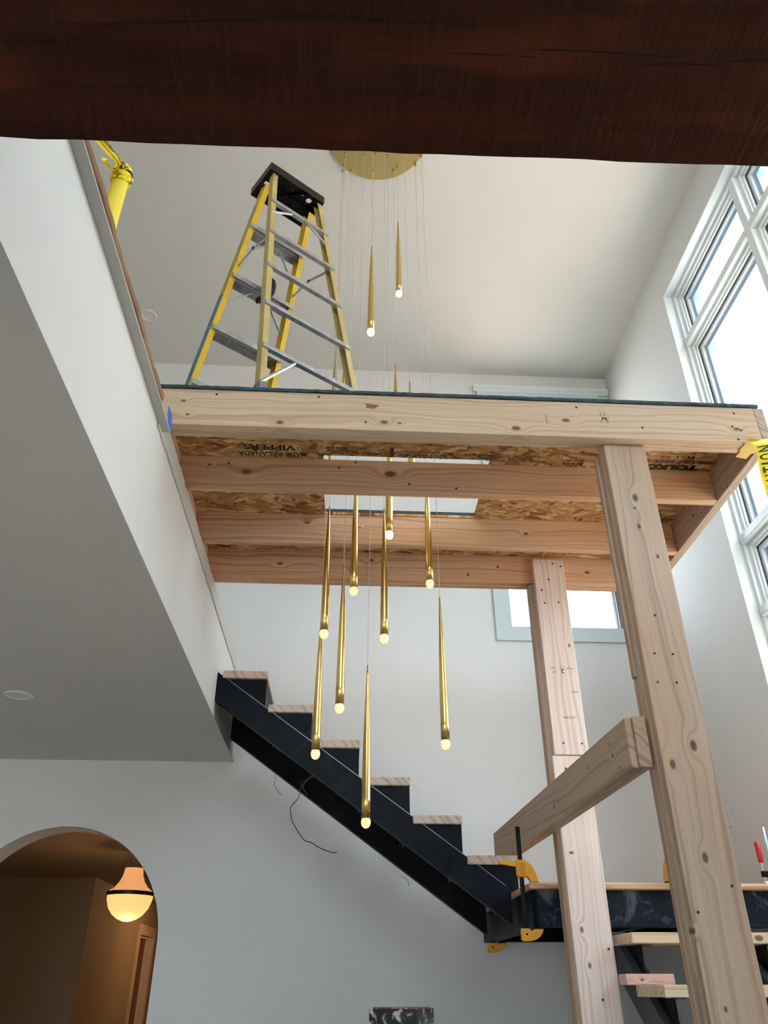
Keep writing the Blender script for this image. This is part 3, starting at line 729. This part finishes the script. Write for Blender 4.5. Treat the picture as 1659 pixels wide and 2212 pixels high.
# wires under the stair
def wire(pts, label, r=.0025):
    o = obj('loose_wire', tube(bmesh.new(), smoothcurve(pts, 5), r, 6), M['wire'], None, True); tag(o, label, 'wire')
    return o
wr = wire([(-.22, 4.42, .99), (-.256, 4.84, .985), (-.301, 4.86, .93), (-.296, 4.86, .88), (-.285, 4.86, .845), (-.217, 4.86, .752), (-.17, 4.86, .735), (-.121, 4.86, .707), (-.05, 4.86, .683), (-.019, 4.86, .683)], 'long dark cable looping down below the stair stringer')
wire([(-.407, 4.86, 1.14), (-.406, 4.86, 1.08), (-.408, 4.86, 1.054), (-.385, 4.86, 1.02), (-.363, 4.86, .998)], 'short dark wire hanging under the upper end of the stair', .0016)
o = wire([(-.15, 4.10, .94), (-.19, 4.20, .935), (-.215, 4.45, .955), (-.20, 4.74, .975)], 'pale wire crossing the dark underside of the stair', .002); o.data.materials.clear(); o.data.materials.append(plain('pale_cable', (.18, .15, .12, 1), .5))
wire([(.355, 4.87, .56), (.39, 4.87, .54), (.40, 4.87, .51)], 'tiny dark wire hanging below the middle of the stair', .0014)

# ------------------------------------------------------------------ landing
ld = thing('stair_landing', 'black steel framed stair landing with oak edge at right', 'landing', (1.5, 4.3, .2335))
LZ, LB = .376, .2335
board('landing_deck', .822, XR - .003, 3.66, YB - .003, LZ, LZ + .026, 0, 'oak', [], ld, cross=1, bev=.009, freq=70)
obj('front_channel', B(.862, XR - .004, 3.702, 3.710, LB, LZ - .001), M['steel_dusty'], ld)
bm = B(.862, XR - .004, 3.710, 3.762, LB, LB + .008); box(bm, .862, XR - .004, 3.710, 3.762, LZ - .009, LZ - .001); obj('front_channel_flange', bm, M['steel'], ld)
obj('side_plate', B(.838, .846, 3.715, 5.03, LB, LZ - .001), M['steel'], ld)
obj('side_flange', B(.846, .90, 3.765, 5.03, LB, LB + .008), M['steel'], ld)
obj('rear_channel', B(.905, XR - .004, 4.95, 4.958, LB, LZ - .002), M['steel'], ld)
obj('rear_flange', B(.905, XR - .004, 4.90, 4.95, LB, LB + .008), M['steel'], ld)
obj('deck_pan', B(.905, XR - .004, 3.765, 4.95, LZ - .012, LZ - .004), M['steel'], ld)
for x in (1.35, 1.8): obj('cross_member', B(x, x + .05, 3.765, 4.89, LB + .01, LZ - .015), M['steel'], ld)
obj('corner_plate', prism(bmesh.new(), [(.838, 3.715), (.846, 3.715), (.862, 3.702), (.854, 3.702)], 2, LB, LZ - .001), M['steel'], ld)

# ------------------------------------------------------------------ lower flight, toward the camera
lf = thing('stair_flight', 'black steel lower stair flight coming forward at the bottom right corner', 'stairs', (1.6, 2.9, -1.6))
prevy = None
for i in range(9):
    yf = 3.395 - .262 * i; z = .196 - .178 * i; yb = yf + .30
    if i == 0: yb = 3.655
    tb = board('tread', 1.150, 2.16, yf, yb, z - .038, z, 0, 'pine', [(1.66, z - .02, .014)] if i == 0 else [], lf, bev=.003, freq=60)
    for x in (1.195, 1.70):
        obj('side_plate', prism(bmesh.new(), [(yf + .05, z - .041), (yb - .02, z - .041), (yb - .02, z - .16), (yf + .05, z - .16 - .178 + .07)], 0, x, x + .008), M['steel'], lf)
        obj('angle_bracket', B(x + .008, x + .05, yf + .05, yf + .10, z - .044, z - .039), M['grey_steel'], lf)
for x in (1.165, 1.67):
    bm = bmesh.new(); y0, y1 = 3.69, 1.25
    f = lambda y: .03 + (y - 3.45) * .68
    prism(bm, [(y0, f(y0) + .02), (y1, f(y1) + .02), (y1, max(-1.6, f(y1) - .13)), (y0, f(y0) - .13)], 0, x, x + .060); obj('stringer', bm, M['grey_steel'], lf)
tag(board('lumber_offcut', 1.108, 1.298, 3.405, 3.492, .0185, .0555, 0, 'raw', [(1.17, .036, .006)], None), 'pinkish offcut of lumber resting on a lower stair tread beside the post', 'board')

# ------------------------------------------------------------------ clamps
def clampT(loc, ang):
    return lambda v: Vector(loc) + Matrix.Rotation(ang, 3, 'Z') @ Vector(v)
def xform(bm, F):
    for v in bm.verts: v.co = F(v.co)
    return bm
def bar_clamp(x, y, ztop, zbot, zhead, zpad_top, zpad_bot, ang, label):
    """z values absolute; jaws reach along local +X"""
    t = thing('bar_clamp', label, 'clamp', (x, y, zbot), 'yellow clamps on the landing'); F = clampT((x, y, 0), ang)
    obj('bar', xform(B(-.010, .010, -.004, .004, zbot, ztop, .0015), F), M['black_plastic'], t)
    hb = zhead
    h = obj('clamp_head', xform(B(-.022, .026, -.017, .017, hb, hb + .072, .009), F), M['clampy'], t)
    obj('label_plate', xform(B(-.012, .016, -.019, -.0165, hb + .012, hb + .060, .0008), F), plain('embossed_amber', lin(216, 148, 20), .5), h)
    hd = bmesh.new(); prism(hd, [(-.020, hb + .066), (-.045, hb + .064), (-.080, hb + .070), (-.098, hb + .066), (-.098, hb + .052), (-.078, hb + .054), (-.050, hb + .047), (-.020, hb + .042)], 1, -.010, .010)
    bmesh.ops.bevel(hd, geom=hd.edges[:], offset=.002, segments=1, affect='EDGES'); obj('handle', xform(hd, F), M['clampy'], t)
    j = bmesh.new(); prism(j, [(.024, hb + .066), (.045, hb + .050), (.062, hb + .020), (.072, zpad_top + .006), (.040, zpad_top + .006), (.024, hb + .004)], 1, -.013, .013); obj('upper_jaw', xform(j, F), M['clampy'], t)
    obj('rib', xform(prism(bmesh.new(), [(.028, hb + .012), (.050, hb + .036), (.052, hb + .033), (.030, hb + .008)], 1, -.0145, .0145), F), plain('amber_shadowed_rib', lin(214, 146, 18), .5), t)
    obj('pad', xform(B(.036, .072, -.014, .014, zpad_top, zpad_top + .007, .001), F), M['black_plastic'], t)
    l = bmesh.new(); pts = [(-.022, zpad_bot - .002), (.012, zpad_bot - .002), (.022, zpad_bot - .012), (.040, zpad_bot - .003), (.074, zpad_bot - .003)]
    pts += [(.070, zpad_bot - .016), (.056, zpad_bot - .034), (.032, zpad_bot - .046), (.006, zpad_bot - .050), (-.016, zpad_bot - .049), (-.022, zpad_bot - .042)]
    prism(l, pts, 1, -.013, .013); lj = obj('lower_jaw', xform(l, F), M['clampy'], t)
    obj('rivet', xform(tube(bmesh.new(), [(0, -.0145, zpad_bot - .024), (0, -.0125, zpad_bot - .024)], .0045, 10), F), M['black_plastic'], lj)
    obj('pad', xform(B(.036, .074, -.014, .014, zpad_bot - .004, zpad_bot + .003, .001), F), M['black_plastic'], t)
bar_clamp(.808, 3.735, .640, .205, .428, .403, .2295, 0, 'yellow bar clamp with tall black bar gripping the left corner of the landing')
bar_clamp(.862, 4.90, .45, .205, .428, .403, .2295, 0, 'yellow clamp jaw poking out under the stair foot beside the wall')
bar_clamp(1.452, 3.640, .51, .14, .428, .403, .2295 - .05, pi/2, 'yellow clamp half hidden behind the nearest post on the landing edge')
def f_clamp(x, y, label):
    t = thing('screw_clamp', label, 'clamp', (x, y, .2), 'red handled clamps on the landing')
    obj('handle', tube(bmesh.new(), [(x, y, .488), (x, y, .505), (x, y, .54), (x, y, .572), (x, y, .576)], [.0095, .012, .0115, .0125, .011], 12), M['red'], t, True)
    obj('ferrule', tube(bmesh.new(), [(x, y, .478), (x, y, .488)], .0095, 12), M['chrome'], t)
    obj('screw_rod', tube(bmesh.new(), [(x, y, .412), (x, y, .478)], .0050, 10), M['chrome'], t)
    obj('swivel_foot', tube(bmesh.new(), [(x, y, .402), (x, y, .405), (x, y, .414)], [.012, .012, .006], 12), M['chrome'], t)
    obj('arm', B(x - .010, x + .060, y - .009, y + .009, .430, .456, .004), M['black_plastic'], t)
    obj('rail', B(x + .042, x + .052, y - .0035, y + .0035, .205, .64, .001), M['chrome'], t)
    obj('fixed_jaw', B(x - .012, x + .055, y - .008, y + .008, .205, .2325, .004), M['black_plastic'], t)
f_clamp(.993, 3.690, 'red handled screw clamp beside the farther post')
f_clamp(1.893, 3.690, 'red handled screw clamp at the right edge of the picture')

# ------------------------------------------------------------------ switch plate
t = thing('switch_plate', 'plain pale wall plate on the right wall beside the nearest post', 'switch', (XR, 4.58, .79))
obj('plate', B(XR - .006, XR, 4.52, 4.635, .79, .90, .002), M['wall'], t)

# ------------------------------------------------------------------ chandelier
cxx, cyy, cr_ = .11, 2.865, .313
t = thing('chandelier_canopy', 'round brass ceiling canopy from which the slim pendants hang', 'light fitting', (cxx, cyy, ZC))
obj('plate', lathe(bmesh.new(), [(0, -.022), (cr_, -.022), (cr_, 0), (0, 0)], cxx, cyy, ZC, 64), M['brassplate'], t)
PEND = [
 # x, y, z of tip, label
 (0.079, 2.732, 3.348, 'second highest brass pendant, bright, hanging right of the ladder top'),
 (0.246, 3.069, 3.993, 'highest brass pendant with glowing tip, just below the canopy'),
 (-0.0925, 3.000, 1.884, 'left brass pendant whose tip starts just under the middle joist and ends over another'),
 (-0.018, 2.936, 1.552, 'slim brass pendant hanging right of the leftmost pair below the platform'),
 (0.155, 2.939, 1.844, 'brass pendant hanging at the middle of the cluster below the platform'),
 (0.395, 2.988, 1.434, 'rightmost brass pendant, hanging alone against the pale wall'),
 (0.094, 3.108, 1.167, 'lowest brass pendant, ending in front of the stair underside'),
 (0.027, 3.000, 2.084, 'brass pendant ending right under the platform, second from the left there'),
 (0.181, 3.000, 2.367, 'brass pendant glowing in front of the third joist inside the opening'),
 (0.363, 3.050, 2.152, 'right brass pendant emerging through the opening, ending at the rear joist'),
 (-0.109, 3.120, 1.423, 'low brass pendant at left whose crystal hangs before the stair stringer'),
 (-0.097, 3.080, 2.922, 'brass pendant tip seen at left of the ladder right rail above the platform'),
 (-0.052, 3.120, 2.855, 'brass pendant tip partly hidden by the ladder right rail'),
 (0.224, 3.100, 2.863, 'brass pendant tip rising above the platform edge below the two highest pendants'),
 (0.284, 2.950, 2.607, 'short brass pendant tip showing just above the platform edge at right of cluster'),
]
Lp = .645
for x, y, z in [(p[0], p[1], p[2]) for p in PEND] + [(.105, 2.985, 0)]:
    obj('cable_grip', tube(bmesh.new(), [(x, y, ZC - .022), (x, y, ZC - .036), (x, y, ZC - .042)], [.008, .008, .004], 10), M['brass'], t)
for x, y, z, lab in PEND:
    Lp = .575 if 'partly' in lab else (.60 if 'rising' in lab else .645)
    t = thing('pendant_light', lab, 'pendant light', (x, y, z - Lp), 'slim brass pendants of the chandelier')
    rnd = random.Random(int(x * 1000) + 7)
    pts = [(x, y, z)]; n = 9
    for i in range(1, n): pts.append((x + rnd.uniform(-.004, .004), y + rnd.uniform(-.004, .004), z + (ZC - .03 - z) * i / n))
    pts.append((x, y, ZC - .03))
    obj('cord', tube(bmesh.new(), smoothcurve(pts, 3), .0013, 5), M['cord'], t, True)
    R_ = .0168; prof = [(0, 0), (.0028, 0), (.0042, -.04), (.0075, -.12), (.0112, -.22), (.0142, -.33), (.0160, -.44), (R_, -.54), (R_, -Lp + .034), (R_ * .9, -Lp + .034), (R_ * .86, -Lp + .042), (0, -Lp + .042)]
    obj('brass_shade', lathe(bmesh.new(), prof, x, y, z, 28), M['brass'], t, True)
    g = bmesh.new(); pr_ = [(0, .034), (.0150, .034), (.0178, .027), (.0182, .017), (.0150, .007), (.0085, .001), (0, -.002)]
    cb = obj('crystal_ball', lathe(g, pr_, x, y, z - Lp, 10), M['bulb'] if z > 2.3 else M['crystal'], t)

# ------------------------------------------------------------------ stepladder
def ladder(cx, cy, a, z0, H, wb, ws, wt, w2, s1, s2, tt, tx, ty, d0, dd, o2, label, cap_center, cap_size, main=True):
    u = Vector((cos(a), sin(a), 0)); v = Vector((-sin(a), cos(a), 0)); Cb = Vector((cx, cy, z0)); T = Cb + Vector((tx, ty, H))
    t = thing('stepladder', label, 'ladder', (cx, cy, z0))
    RL = (Cb - u*wb/2 - v*s1, T - u*wt/2 - v*tt); RR = (Cb + u*wb/2 - v*s1, T + u*wt/2 - v*tt)
    SL = (Cb - u*ws/2 + v*s2, T - u*w2/2 + v*tt); SR = (Cb + u*ws/2 + v*s2, T + u*w2/2 + v*tt)
    at = lambda s, h: s[1] + (s[0] - s[1]) * (h / H)
    def rail(s, sd, side, web, fl, mat_web, mat_fl, name='rail', split=None):
        p0, p1 = s; d = (p1 - p0).normalized(); n = u * sd      # outward normal of the web
        vv = d.cross(n).normalized()
        if vv.dot(v) < 0: vv = -vv
        w = web / 2; th = .004
        sec = [(0, -w), (0, w), (-fl, w), (-fl, w - th), (-th, w - th), (-th, -w + th), (-fl, -w + th), (-fl, -w)]
        o = obj(name, sweep(bmesh.new(), p0, p1, sec, n, vv), mat_fl, t)
        if mat_web is not None:   # coloured outer web face with label
            q0 = p0.lerp(p1, .0); q1 = p0.lerp(p1, split or 1)
            wc = obj('web_cover', sweep(bmesh.new(), q0, q1, [(.0002, -w + .001), (.0012, -w + .001), (.0012, w - .001), (.0002, w - .001)], n, vv), mat_web, o)
            if mat_web is M['blue']: wc['label'] = 'blue painted side of the rail'
            if split and split < 1:
                q0 = p0.lerp(p1, split + .01); q1 = p0.lerp(p1, .93)
                obj('warning_label', sweep(bmesh.new(), q0, q1, [(.0002, -w + .006), (.0010, -w + .006), (.0010, w - .006), (.0002, w - .006)], n, vv), plain('worn_label', lin(176, 158, 96), .6), o)
        return d, vv
    dl = rail(RL, -1, 0, .040, .028, None, M['faded'], 'rear_rail'); rail(RR, 1, 0, .040, .028, M['yellow'], M['faded'], 'rear_rail')
    ds = rail(SL, -1, 0, .062, .030, M['blue'], M['yellow'], 'front_rail', .62); rail(SR, 1, 0, .062, .030, None, M['yellow'], 'front_rail')
    # rear horizontals: small aluminium channels with rivets
    nr = int((H - d0) / dd) + 1
    for i in range(nr):
        h = d0 + dd * i; p, q = at(RL, h), at(RR, h); dv = (q - p).normalized(); up_ = dl[0]
        off = -v * .018
        sec = [(-.014, -.011), (.014, -.011), (.014, .011), (.010, .011), (.010, -.007), (-.010, -.007), (-.010, .011), (-.014, .011)]
        o = obj('rear_brace', sweep(bmesh.new(), p + off, q + off, sec, up_, v), M['alu'], t)
        for e in (p, q):
            obj('rivet', tube(bmesh.new(), [e - v * .0205, e - v * .0235], .006, 10), M['chrome'], o)
    for i in range(nr):
        h = o2 + dd * i
        if h > H - .02: break
        p, q = at(SL, h), at(SR, h); w = u
        # step: top plate with a front and a rear lip
        sec = [(-.042, 0), (.042, 0), (.042, -.030), (.039, -.030), (.039, -.004), (.012, -.004), (.012, -.009), (.010, -.009), (.010, -.004), (-.012, -.004), (-.012, -.009), (-.014, -.009), (-.014, -.004), (-.039, -.004), (-.039, -.030), (-.042, -.030)]
        o = obj('step', sweep(bmesh.new(), p + u * .005, q - u * .005, sec, v, Vector((0, 0, 1))), M['alu'], t)
        obj('rivet', tube(bmesh.new(), [p - v * .032 + u * .012, p - v * .036 + u * .012], .005, 10), M['chrome'], o)
        obj('rivet', tube(bmesh.new(), [q - v * .032 - u * .012, q - v * .036 - u * .012], .005, 10), M['chrome'], o)
        if main and i in (0, 1):
            for e, sg in ((p, 1), (q, -1)):
                a0 = e + u * sg * .15 - Vector((0, 0, .03)); b0 = e + u * sg * .015 + (SL[0] - SL[1]).normalized() * .16
                obj('knee_brace', sweep(bmesh.new(), a0, b0, [(-.008, -.002), (.008, -.002), (.008, .002), (-.008, .002)], v, u), M['alu'], o)
    # spreaders, folding arms on each side
    for A_, B_, sg in ((RL, SL, 1), (RR, SR, -1)):
        h = .62 if main else .5
        p, q = at(A_, h) + u * sg * .02, at(B_, h - .10) + u * sg * .02
        m = (p + q) / 2 + Vector((0, 0, .035))
        o = obj('spreader_arm', sweep(bmesh.new(), p, m, [(-.009, -.0015), (.009, -.0015), (.009, .0015), (-.009, .0015)], Vector((0, 0, 1)), u), M['alu'], t)
        o = obj('spreader_arm', sweep(bmesh.new(), m, q, [(-.009, -.0015), (.009, -.0015), (.009, .0015), (-.009, .0015)], Vector((0, 0, 1)), u), M['alu'], t)
        obj('hinge_pin', tube(bmesh.new(), [m - u * .006, m + u * .006], .007, 10), M['black_plastic'], o)
    # diagonal braces from the rear rails to the rear horizontals
    if main:
        p = at(RL, H - .04) - v * .02; q = at(RL, d0 + 4 * dd) - v * .02 + u * .17
        obj('foot_brace', tube(bmesh.new(), [p, q + Vector((0, 0, .0))], .007, 8), M['alu'], t)
        for e, sg in ((RL, 1), (RR, -1)):
            p = at(e, d0 + .12) - v * .018; q = at(e, d0) + u * sg * .14 - v * .018
            obj('corner_brace', tube(bmesh.new(), [p, q], .006, 8), M['alu'], t)
    for s, nm in ((RL, 0), (RR, 0), (SL, 1), (SR, 1)):
        c = s[0]; d = (s[1] - s[0]).normalized(); sg = 1 if s in (RL, SL) else -1
        bt = bmesh.new(); sweep(bt, c + Vector((0, 0, 0)), c + d * .055, [(-.004, -.026), (.034, -.026), (.034, .026), (-.004, .026)], u * sg, v)
        bmesh.ops.bevel(bt, geom=bt.edges[:], offset=.004, segments=1, affect='EDGES')
        for vv_ in bt.verts: vv_.co.z = max(vv_.co.z, z0)
        obj('rubber_foot', bt, plain('grey_foot_boot', lin(118, 118, 120), .6), t)
    # top cap: moulded tray, open below, with round tool holes and ribs
    cc = Vector(cap_center); lx_, ly_ = cap_size; zt_, zb_ = cc.z, cc.z - .055
    bm = bmesh.new()
    holes = [(-lx_ * .36, 0.02, .019), (lx_ * .34, -.035, .017), (-lx_ * .30, -.045, .008), (lx_ * .20, -.045, .008)]
    nx, ny = 46, 26; grid = {}
    for i in range(nx + 1):
        for k in range(ny + 1):
            X = -lx_/2 + lx_ * i / nx; Y = -ly_/2 + ly_ * k / ny
            for hx, hy, hr in holes:   # snap vertices near a hole outward onto its rim
                dd_ = math.hypot(X - hx, Y - hy)
                if dd_ < hr and dd_ > hr * .55: X, Y = hx + (X - hx) * hr / dd_, hy + (Y - hy) * hr / dd_
            grid[i, k] = (X, Y)
    def addface(pts, z): return bm.faces.new([bm.verts.new((p[0], p[1], z)) for p in pts])
    for i in range(nx):
        for k in range(ny):
            q = [grid[i, k], grid[i+1, k], grid[i+1, k+1], grid[i, k+1]]
            mx = sum(p[0] for p in q) / 4; my = sum(p[1] for p in q) / 4
            if any(math.hypot(mx - hx, my - hy) < hr * .92 for hx, hy, hr in holes): continue
            addface(q, zt_); addface(q[::-1], zt_ - .005)
    bmesh.ops.remove_doubles(bm, verts=bm.verts[:], dist=1e-4)
    bmesh.ops.dissolve_degenerate(bm, dist=1e-5, edges=bm.edges[:])
    def tf(bm):
        for vv_ in bm.verts: p = vv_.co.copy(); vv_.co = Vector((cc.x, cc.y, 0)) + u * p.x + v * p.y + Vector((0, 0, p.z))
        return bm
    capm = M['cap'] if main else M['cap2']
    o = obj('top_cap', tf(bm), capm, t)
    rim = bmesh.new(); hw = .004
    for (x0_, x1_, y0_, y1_) in ((-lx_/2 - hw, lx_/2 + hw, -ly_/2 - hw, -ly_/2), (-lx_/2 - hw, lx_/2 + hw, ly_/2, ly_/2 + hw), (-lx_/2 - hw, -lx_/2, -ly_/2, ly_/2), (lx_/2, lx_/2 + hw, -ly_/2, ly_/2)):
        box(rim, x0_, x1_, y0_, y1_, zb_, zt_ + .002)
    bmesh.ops.remove_doubles(rim, verts=rim.verts[:], dist=1e-5)
    obj('cap_rim', tf(rim), capm, t)
    rb = bmesh.new()
    for ang in (1, -1):
        L2 = math.hypot(lx_ * .5, ly_ * .8); dx, dy = lx_ * .25, ly_ * .4 * ang
        nrm = Vector((-dy, dx, 0)).normalized() * .002
        prism(rb, [(-dx - nrm.x, -dy - nrm.y), (dx - nrm.x, dy - nrm.y), (dx + nrm.x, dy + nrm.y), (-dx + nrm.x, -dy + nrm.y)], 2, zt_ - .022, zt_ - .005)
    box(rb, -lx_*.48, lx_*.48, -.0015, .0015, zt_ - .016, zt_ - .005)
    obj('cap_rib', tf(rb), M['black_plastic'], t)
    return t, u, v, at, SL, SR, RL, RR
L1 = ladder(-.447, 2.872, .632, 1.978, 1.82, .529, .547, .320, .317, .486, .544, .043, .073, -.090, .307, .308, .269,
   'tall yellow fiberglass stepladder with blue edged rail standing on the platform', (-.398, 2.795, 3.845), (.345, .205))
# work glove draped over a ladder step
t0, u, v, at, SL, SR, RL, RR = L1
gp = at(SL, .269 + .308) + u * .195 - v * .03 - Vector((0, 0, .045))
gl = thing('work_glove', 'black knitted work glove hung over the ladder step behind the near rail', 'glove', (gp.x, gp.y, gp.z - 1.6 * 0))
bm = bmesh.new()
pth = smoothcurve([gp + Vector((0, 0, .045)) - v * .02, gp + Vector((0, 0, .06)) - v * .04, gp + Vector((0, 0, .03)) - v * .075, gp - Vector((0, 0, .04)) - v * .075, gp - Vector((0, 0, .09)) - v * .05 - u * .03], 5)
tube(bm, pth, [.018 + .012 * sin(pi * min(1, i / (len(pth) - 1) + .1)) for i in range(len(pth))], 12)
glm = MT('black_knit', .8, 0, (.012, .012, .013, 1)); kn = glm.n('ShaderNodeTexVoronoi'); glm.L(glm.mapped((1, 1, 1)), kn.inputs['Vector']); kn.inputs['Scale'].default_value = 140
glm.color(glm.ramp(kn.outputs['Distance'], [(.05, (.35, .35, .35, 1)), (.2, (.012, .012, .014, 1))])); glm.bump(kn.outputs['Distance'], .6, .003)
obj('palm', bm, glm.m, gl, True)
for k in range(4):
    b_ = gp - Vector((0, 0, .075)) - v * (.078 - .012 * k) - u * (.015 + .008 * k)
    obj('finger', tube(bmesh.new(), smoothcurve([b_, b_ - Vector((0, 0, .025)) - u * .012, b_ - Vector((0, 0, .045)) - u * .006], 3), [.009, .0095, .0098, .0098, .0095, .008, .004], 9), glm.m, gl, True)
ladder(.285, 3.95, radians(72), -1.6, 1.50, .50, .52, .30, .30, .40, .48, .04, 0, 0, .30, .305, .27,
   'paint smeared black top of a stepladder at the bottom edge of the picture', (.285, 3.92, -.066), (.34, .19), False)
o = obj('paint_crust', B(.16, .40, 3.86, 3.98, -.066, -.0595, .002), M['copper']); tag(o, 'reddish crusted paint rag lying on top of the black ladder cap', 'rag')

# ------------------------------------------------------------------ upper floor edge: cardboard, tape, yellow post
bm = bmesh.new(); rnd = random.Random(9); cols = []
N = 60
for i in range(N + 1):
    y = .45 + (2.265 - .45) * i / N
    e = XB + .040 + .0025 * sin(i * .5) + .0015 * sin(i * 1.9) - (.012 if i > N - 6 else 0); zz = 1.727 + .002 * sin(i * .33)
    hh = .022 + .003 * sin(i * .45) - (.012 if i > N - 5 else 0) + (.006 if i % 17 == 9 else 0)
    cols.append([bm.verts.new(p) for p in ((XB - .12, y, 1.725), (e - .008, y, zz), (e - .004, y, zz + .003), (e + .001, y, zz + .002 + hh * .5), (e - .003, y, zz + hh), (e - .010, y, zz + hh), (e - .012, y, zz + .008), (XB - .12, y, 1.733))])
for a, b in zip(cols, cols[1:]):
    for k in range(8): bm.faces.new((a[k], a[(k + 1) % 8], b[(k + 1) % 8], b[k]))
bm.faces.new(cols[0]); bm.faces.new(cols[-1][::-1])
tag(obj('cardboard_strip', bm, M['cardboard']), 'wavy brown cardboard sheet overhanging the upper floor edge at left', 'cardboard')
bm = bmesh.new(); vs = [bm.verts.new((XB + .024, y, z)) for y, z in ((2.21, 1.80), (2.27, 1.81), (2.293, 1.77), (2.29, 1.735), (2.245, 1.745))]
f = bm.faces.new(vs); r = bmesh.ops.extrude_face_region(bm, geom=[f]); bmesh.ops.translate(bm, vec=(.0015, 0, 0), verts=[x for x in r['geom'] if isinstance(x, bmesh.types.BMVert)])
tag(obj('tape_scrap', bm, M['bluetape']), 'blue painters tape patch at the front left corner of the platform', 'tape')
t = thing('guard_post', 'yellow padded guard post standing on the upper floor at left', 'post', (-.80, 1.665, 1.65))
obj('foam_sleeve', lathe(bmesh.new(), [(0, 0), (.0265, 0), (.0265, .655), (.022, .668), (0, .668)], -.80, 1.665, 1.65, 24), M['foam'], t, True)
obj('inner_pipe', lathe(bmesh.new(), [(0, .66), (.015, .66), (.015, .70), (0, .70)], -.80, 1.665, 1.65, 16), M['foam'], t)
def ribbon(pts, w, axis, th=.0008, fold=0):
    bm = bmesh.new(); pts = smoothcurve(pts, 6); axis = Vector(axis).normalized(); rows = []
    for i, p in enumerate(pts):
        d = (pts[min(i+1, len(pts)-1)] - pts[max(i-1, 0)]).normalized(); n = d.cross(axis).normalized() * th
        ww = w[min(int(i / len(pts) * len(w)), len(w) - 1)] if isinstance(w, list) else w
        nf = 5; r = []
        for k in range(nf):
            s = (k / (nf - 1) - .5) * ww; r.append(bm.verts.new(p + axis * s + n * (fold * (k % 2) + 0)))
        rows.append(r)
    for a, b in zip(rows, rows[1:]):
        for k in range(len(a) - 1): bm.faces.new((a[k], a[k+1], b[k+1], b[k]))
    return bm
t = thing('caution_tape', 'yellow caution tape knotted around the guard post at upper left', 'tape', (-.80, 1.6, 2.3))
obj('tape_strip', ribbon([(-.80, 1.655, 2.36), (-.80, 1.60, 2.335), (-.805, 1.545, 2.30), (-.81, 1.50, 2.275), (-.83, 1.40, 2.235), (-.85, 1.2, 2.18)], [.020, .030, .034, .036, .038], (1, .2, .5), .002, 1.5), M['tape'], t)
text('empire', M['ink'], t, (-.795, 1.515, 2.279), (.10, .75, .45), (-.9, .1, .3), .075, .020, bold=.02)
kb = bmesh.new(); rnd = random.Random(4)
for k in range(5):
    a0 = rnd.uniform(0, 6.28); pts = [(-.80 + (.026 + .006 * rnd.random()) * cos(a0 + q), 1.665 + (.026 + .006 * rnd.random()) * sin(a0 + q), 2.305 + .014 * k + .010 * sin(q * 1.5 + k)) for q in (0, 1.2, 2.4, 3.6, 4.8, 6.0, 6.6)]
    tube(kb, smoothcurve(pts, 4), .0075, 6)
stripe = MT('printed_tape_knot', .4, 0, lin(250, 222, 20)); nn = stripe.noise(stripe.mapped((1, 1, 1)), 45, 3, .5, 1)
stripe.color(stripe.ramp(nn, [(.55, lin(250, 222, 20)), (.58, (.02, .02, .02, 1))]))
obj('knot', kb, stripe.m, t, True)
obj('loose_tail', ribbon([(-.80, 1.645, 2.335), (-.812, 1.61, 2.30), (-.825, 1.585, 2.295), (-.83, 1.575, 2.305)], [.012, .014, .018], (1, .3, .2), .001), M['tape'], t)

t = thing('caution_tape', 'yellow caution tape hanging from the right front corner of the platform', 'tape', (1.60, 2.285, 1.2))
xa = 1.556
obj('tape_strip', ribbon([(xa, 2.288, 1.792), (xa + .003, 2.276, 1.765), (xa + .006, 2.274, 1.72), (xa - .004, 2.275, 1.65), (xa - .004, 2.276, 1.5), (xa + .02, 2.28, 1.2)], .080, (1, 0, .22)), M['tape'], t)
obj('wrapped_fold', ribbon([(1.535, 2.40, 1.7865), (1.540, 2.345, 1.785), (1.548, 2.300, 1.785), (1.556, 2.285, 1.79)], [.05, .07, .085, .08], (1, .25, 0), .001), plain('yellow_translucent_fold', lin(214, 176, 60), .4), t)
for ch, dz in (('N', .045), ('O', .082), ('I', .112), ('T', .140), ('U', .176), ('A', .212), ('C', .248)):
    z = 1.785 - dz; text(ch, M['ink'], t, (xa + .004 - dz * .04, 2.2715, z), (.03, 0, 1), (-1, 0, -.22), .027 if ch != 'I' else .008, .060, 'printed_letter', .01)

# small white block of trim at stair head, on the wall edge
tag(obj('trim_block', B(XB + .02, XB + .05, 4.80, 4.83, 1.60, 1.74, .002), M['trim']), 'short white trim piece standing behind the top stair tread', 'trim')
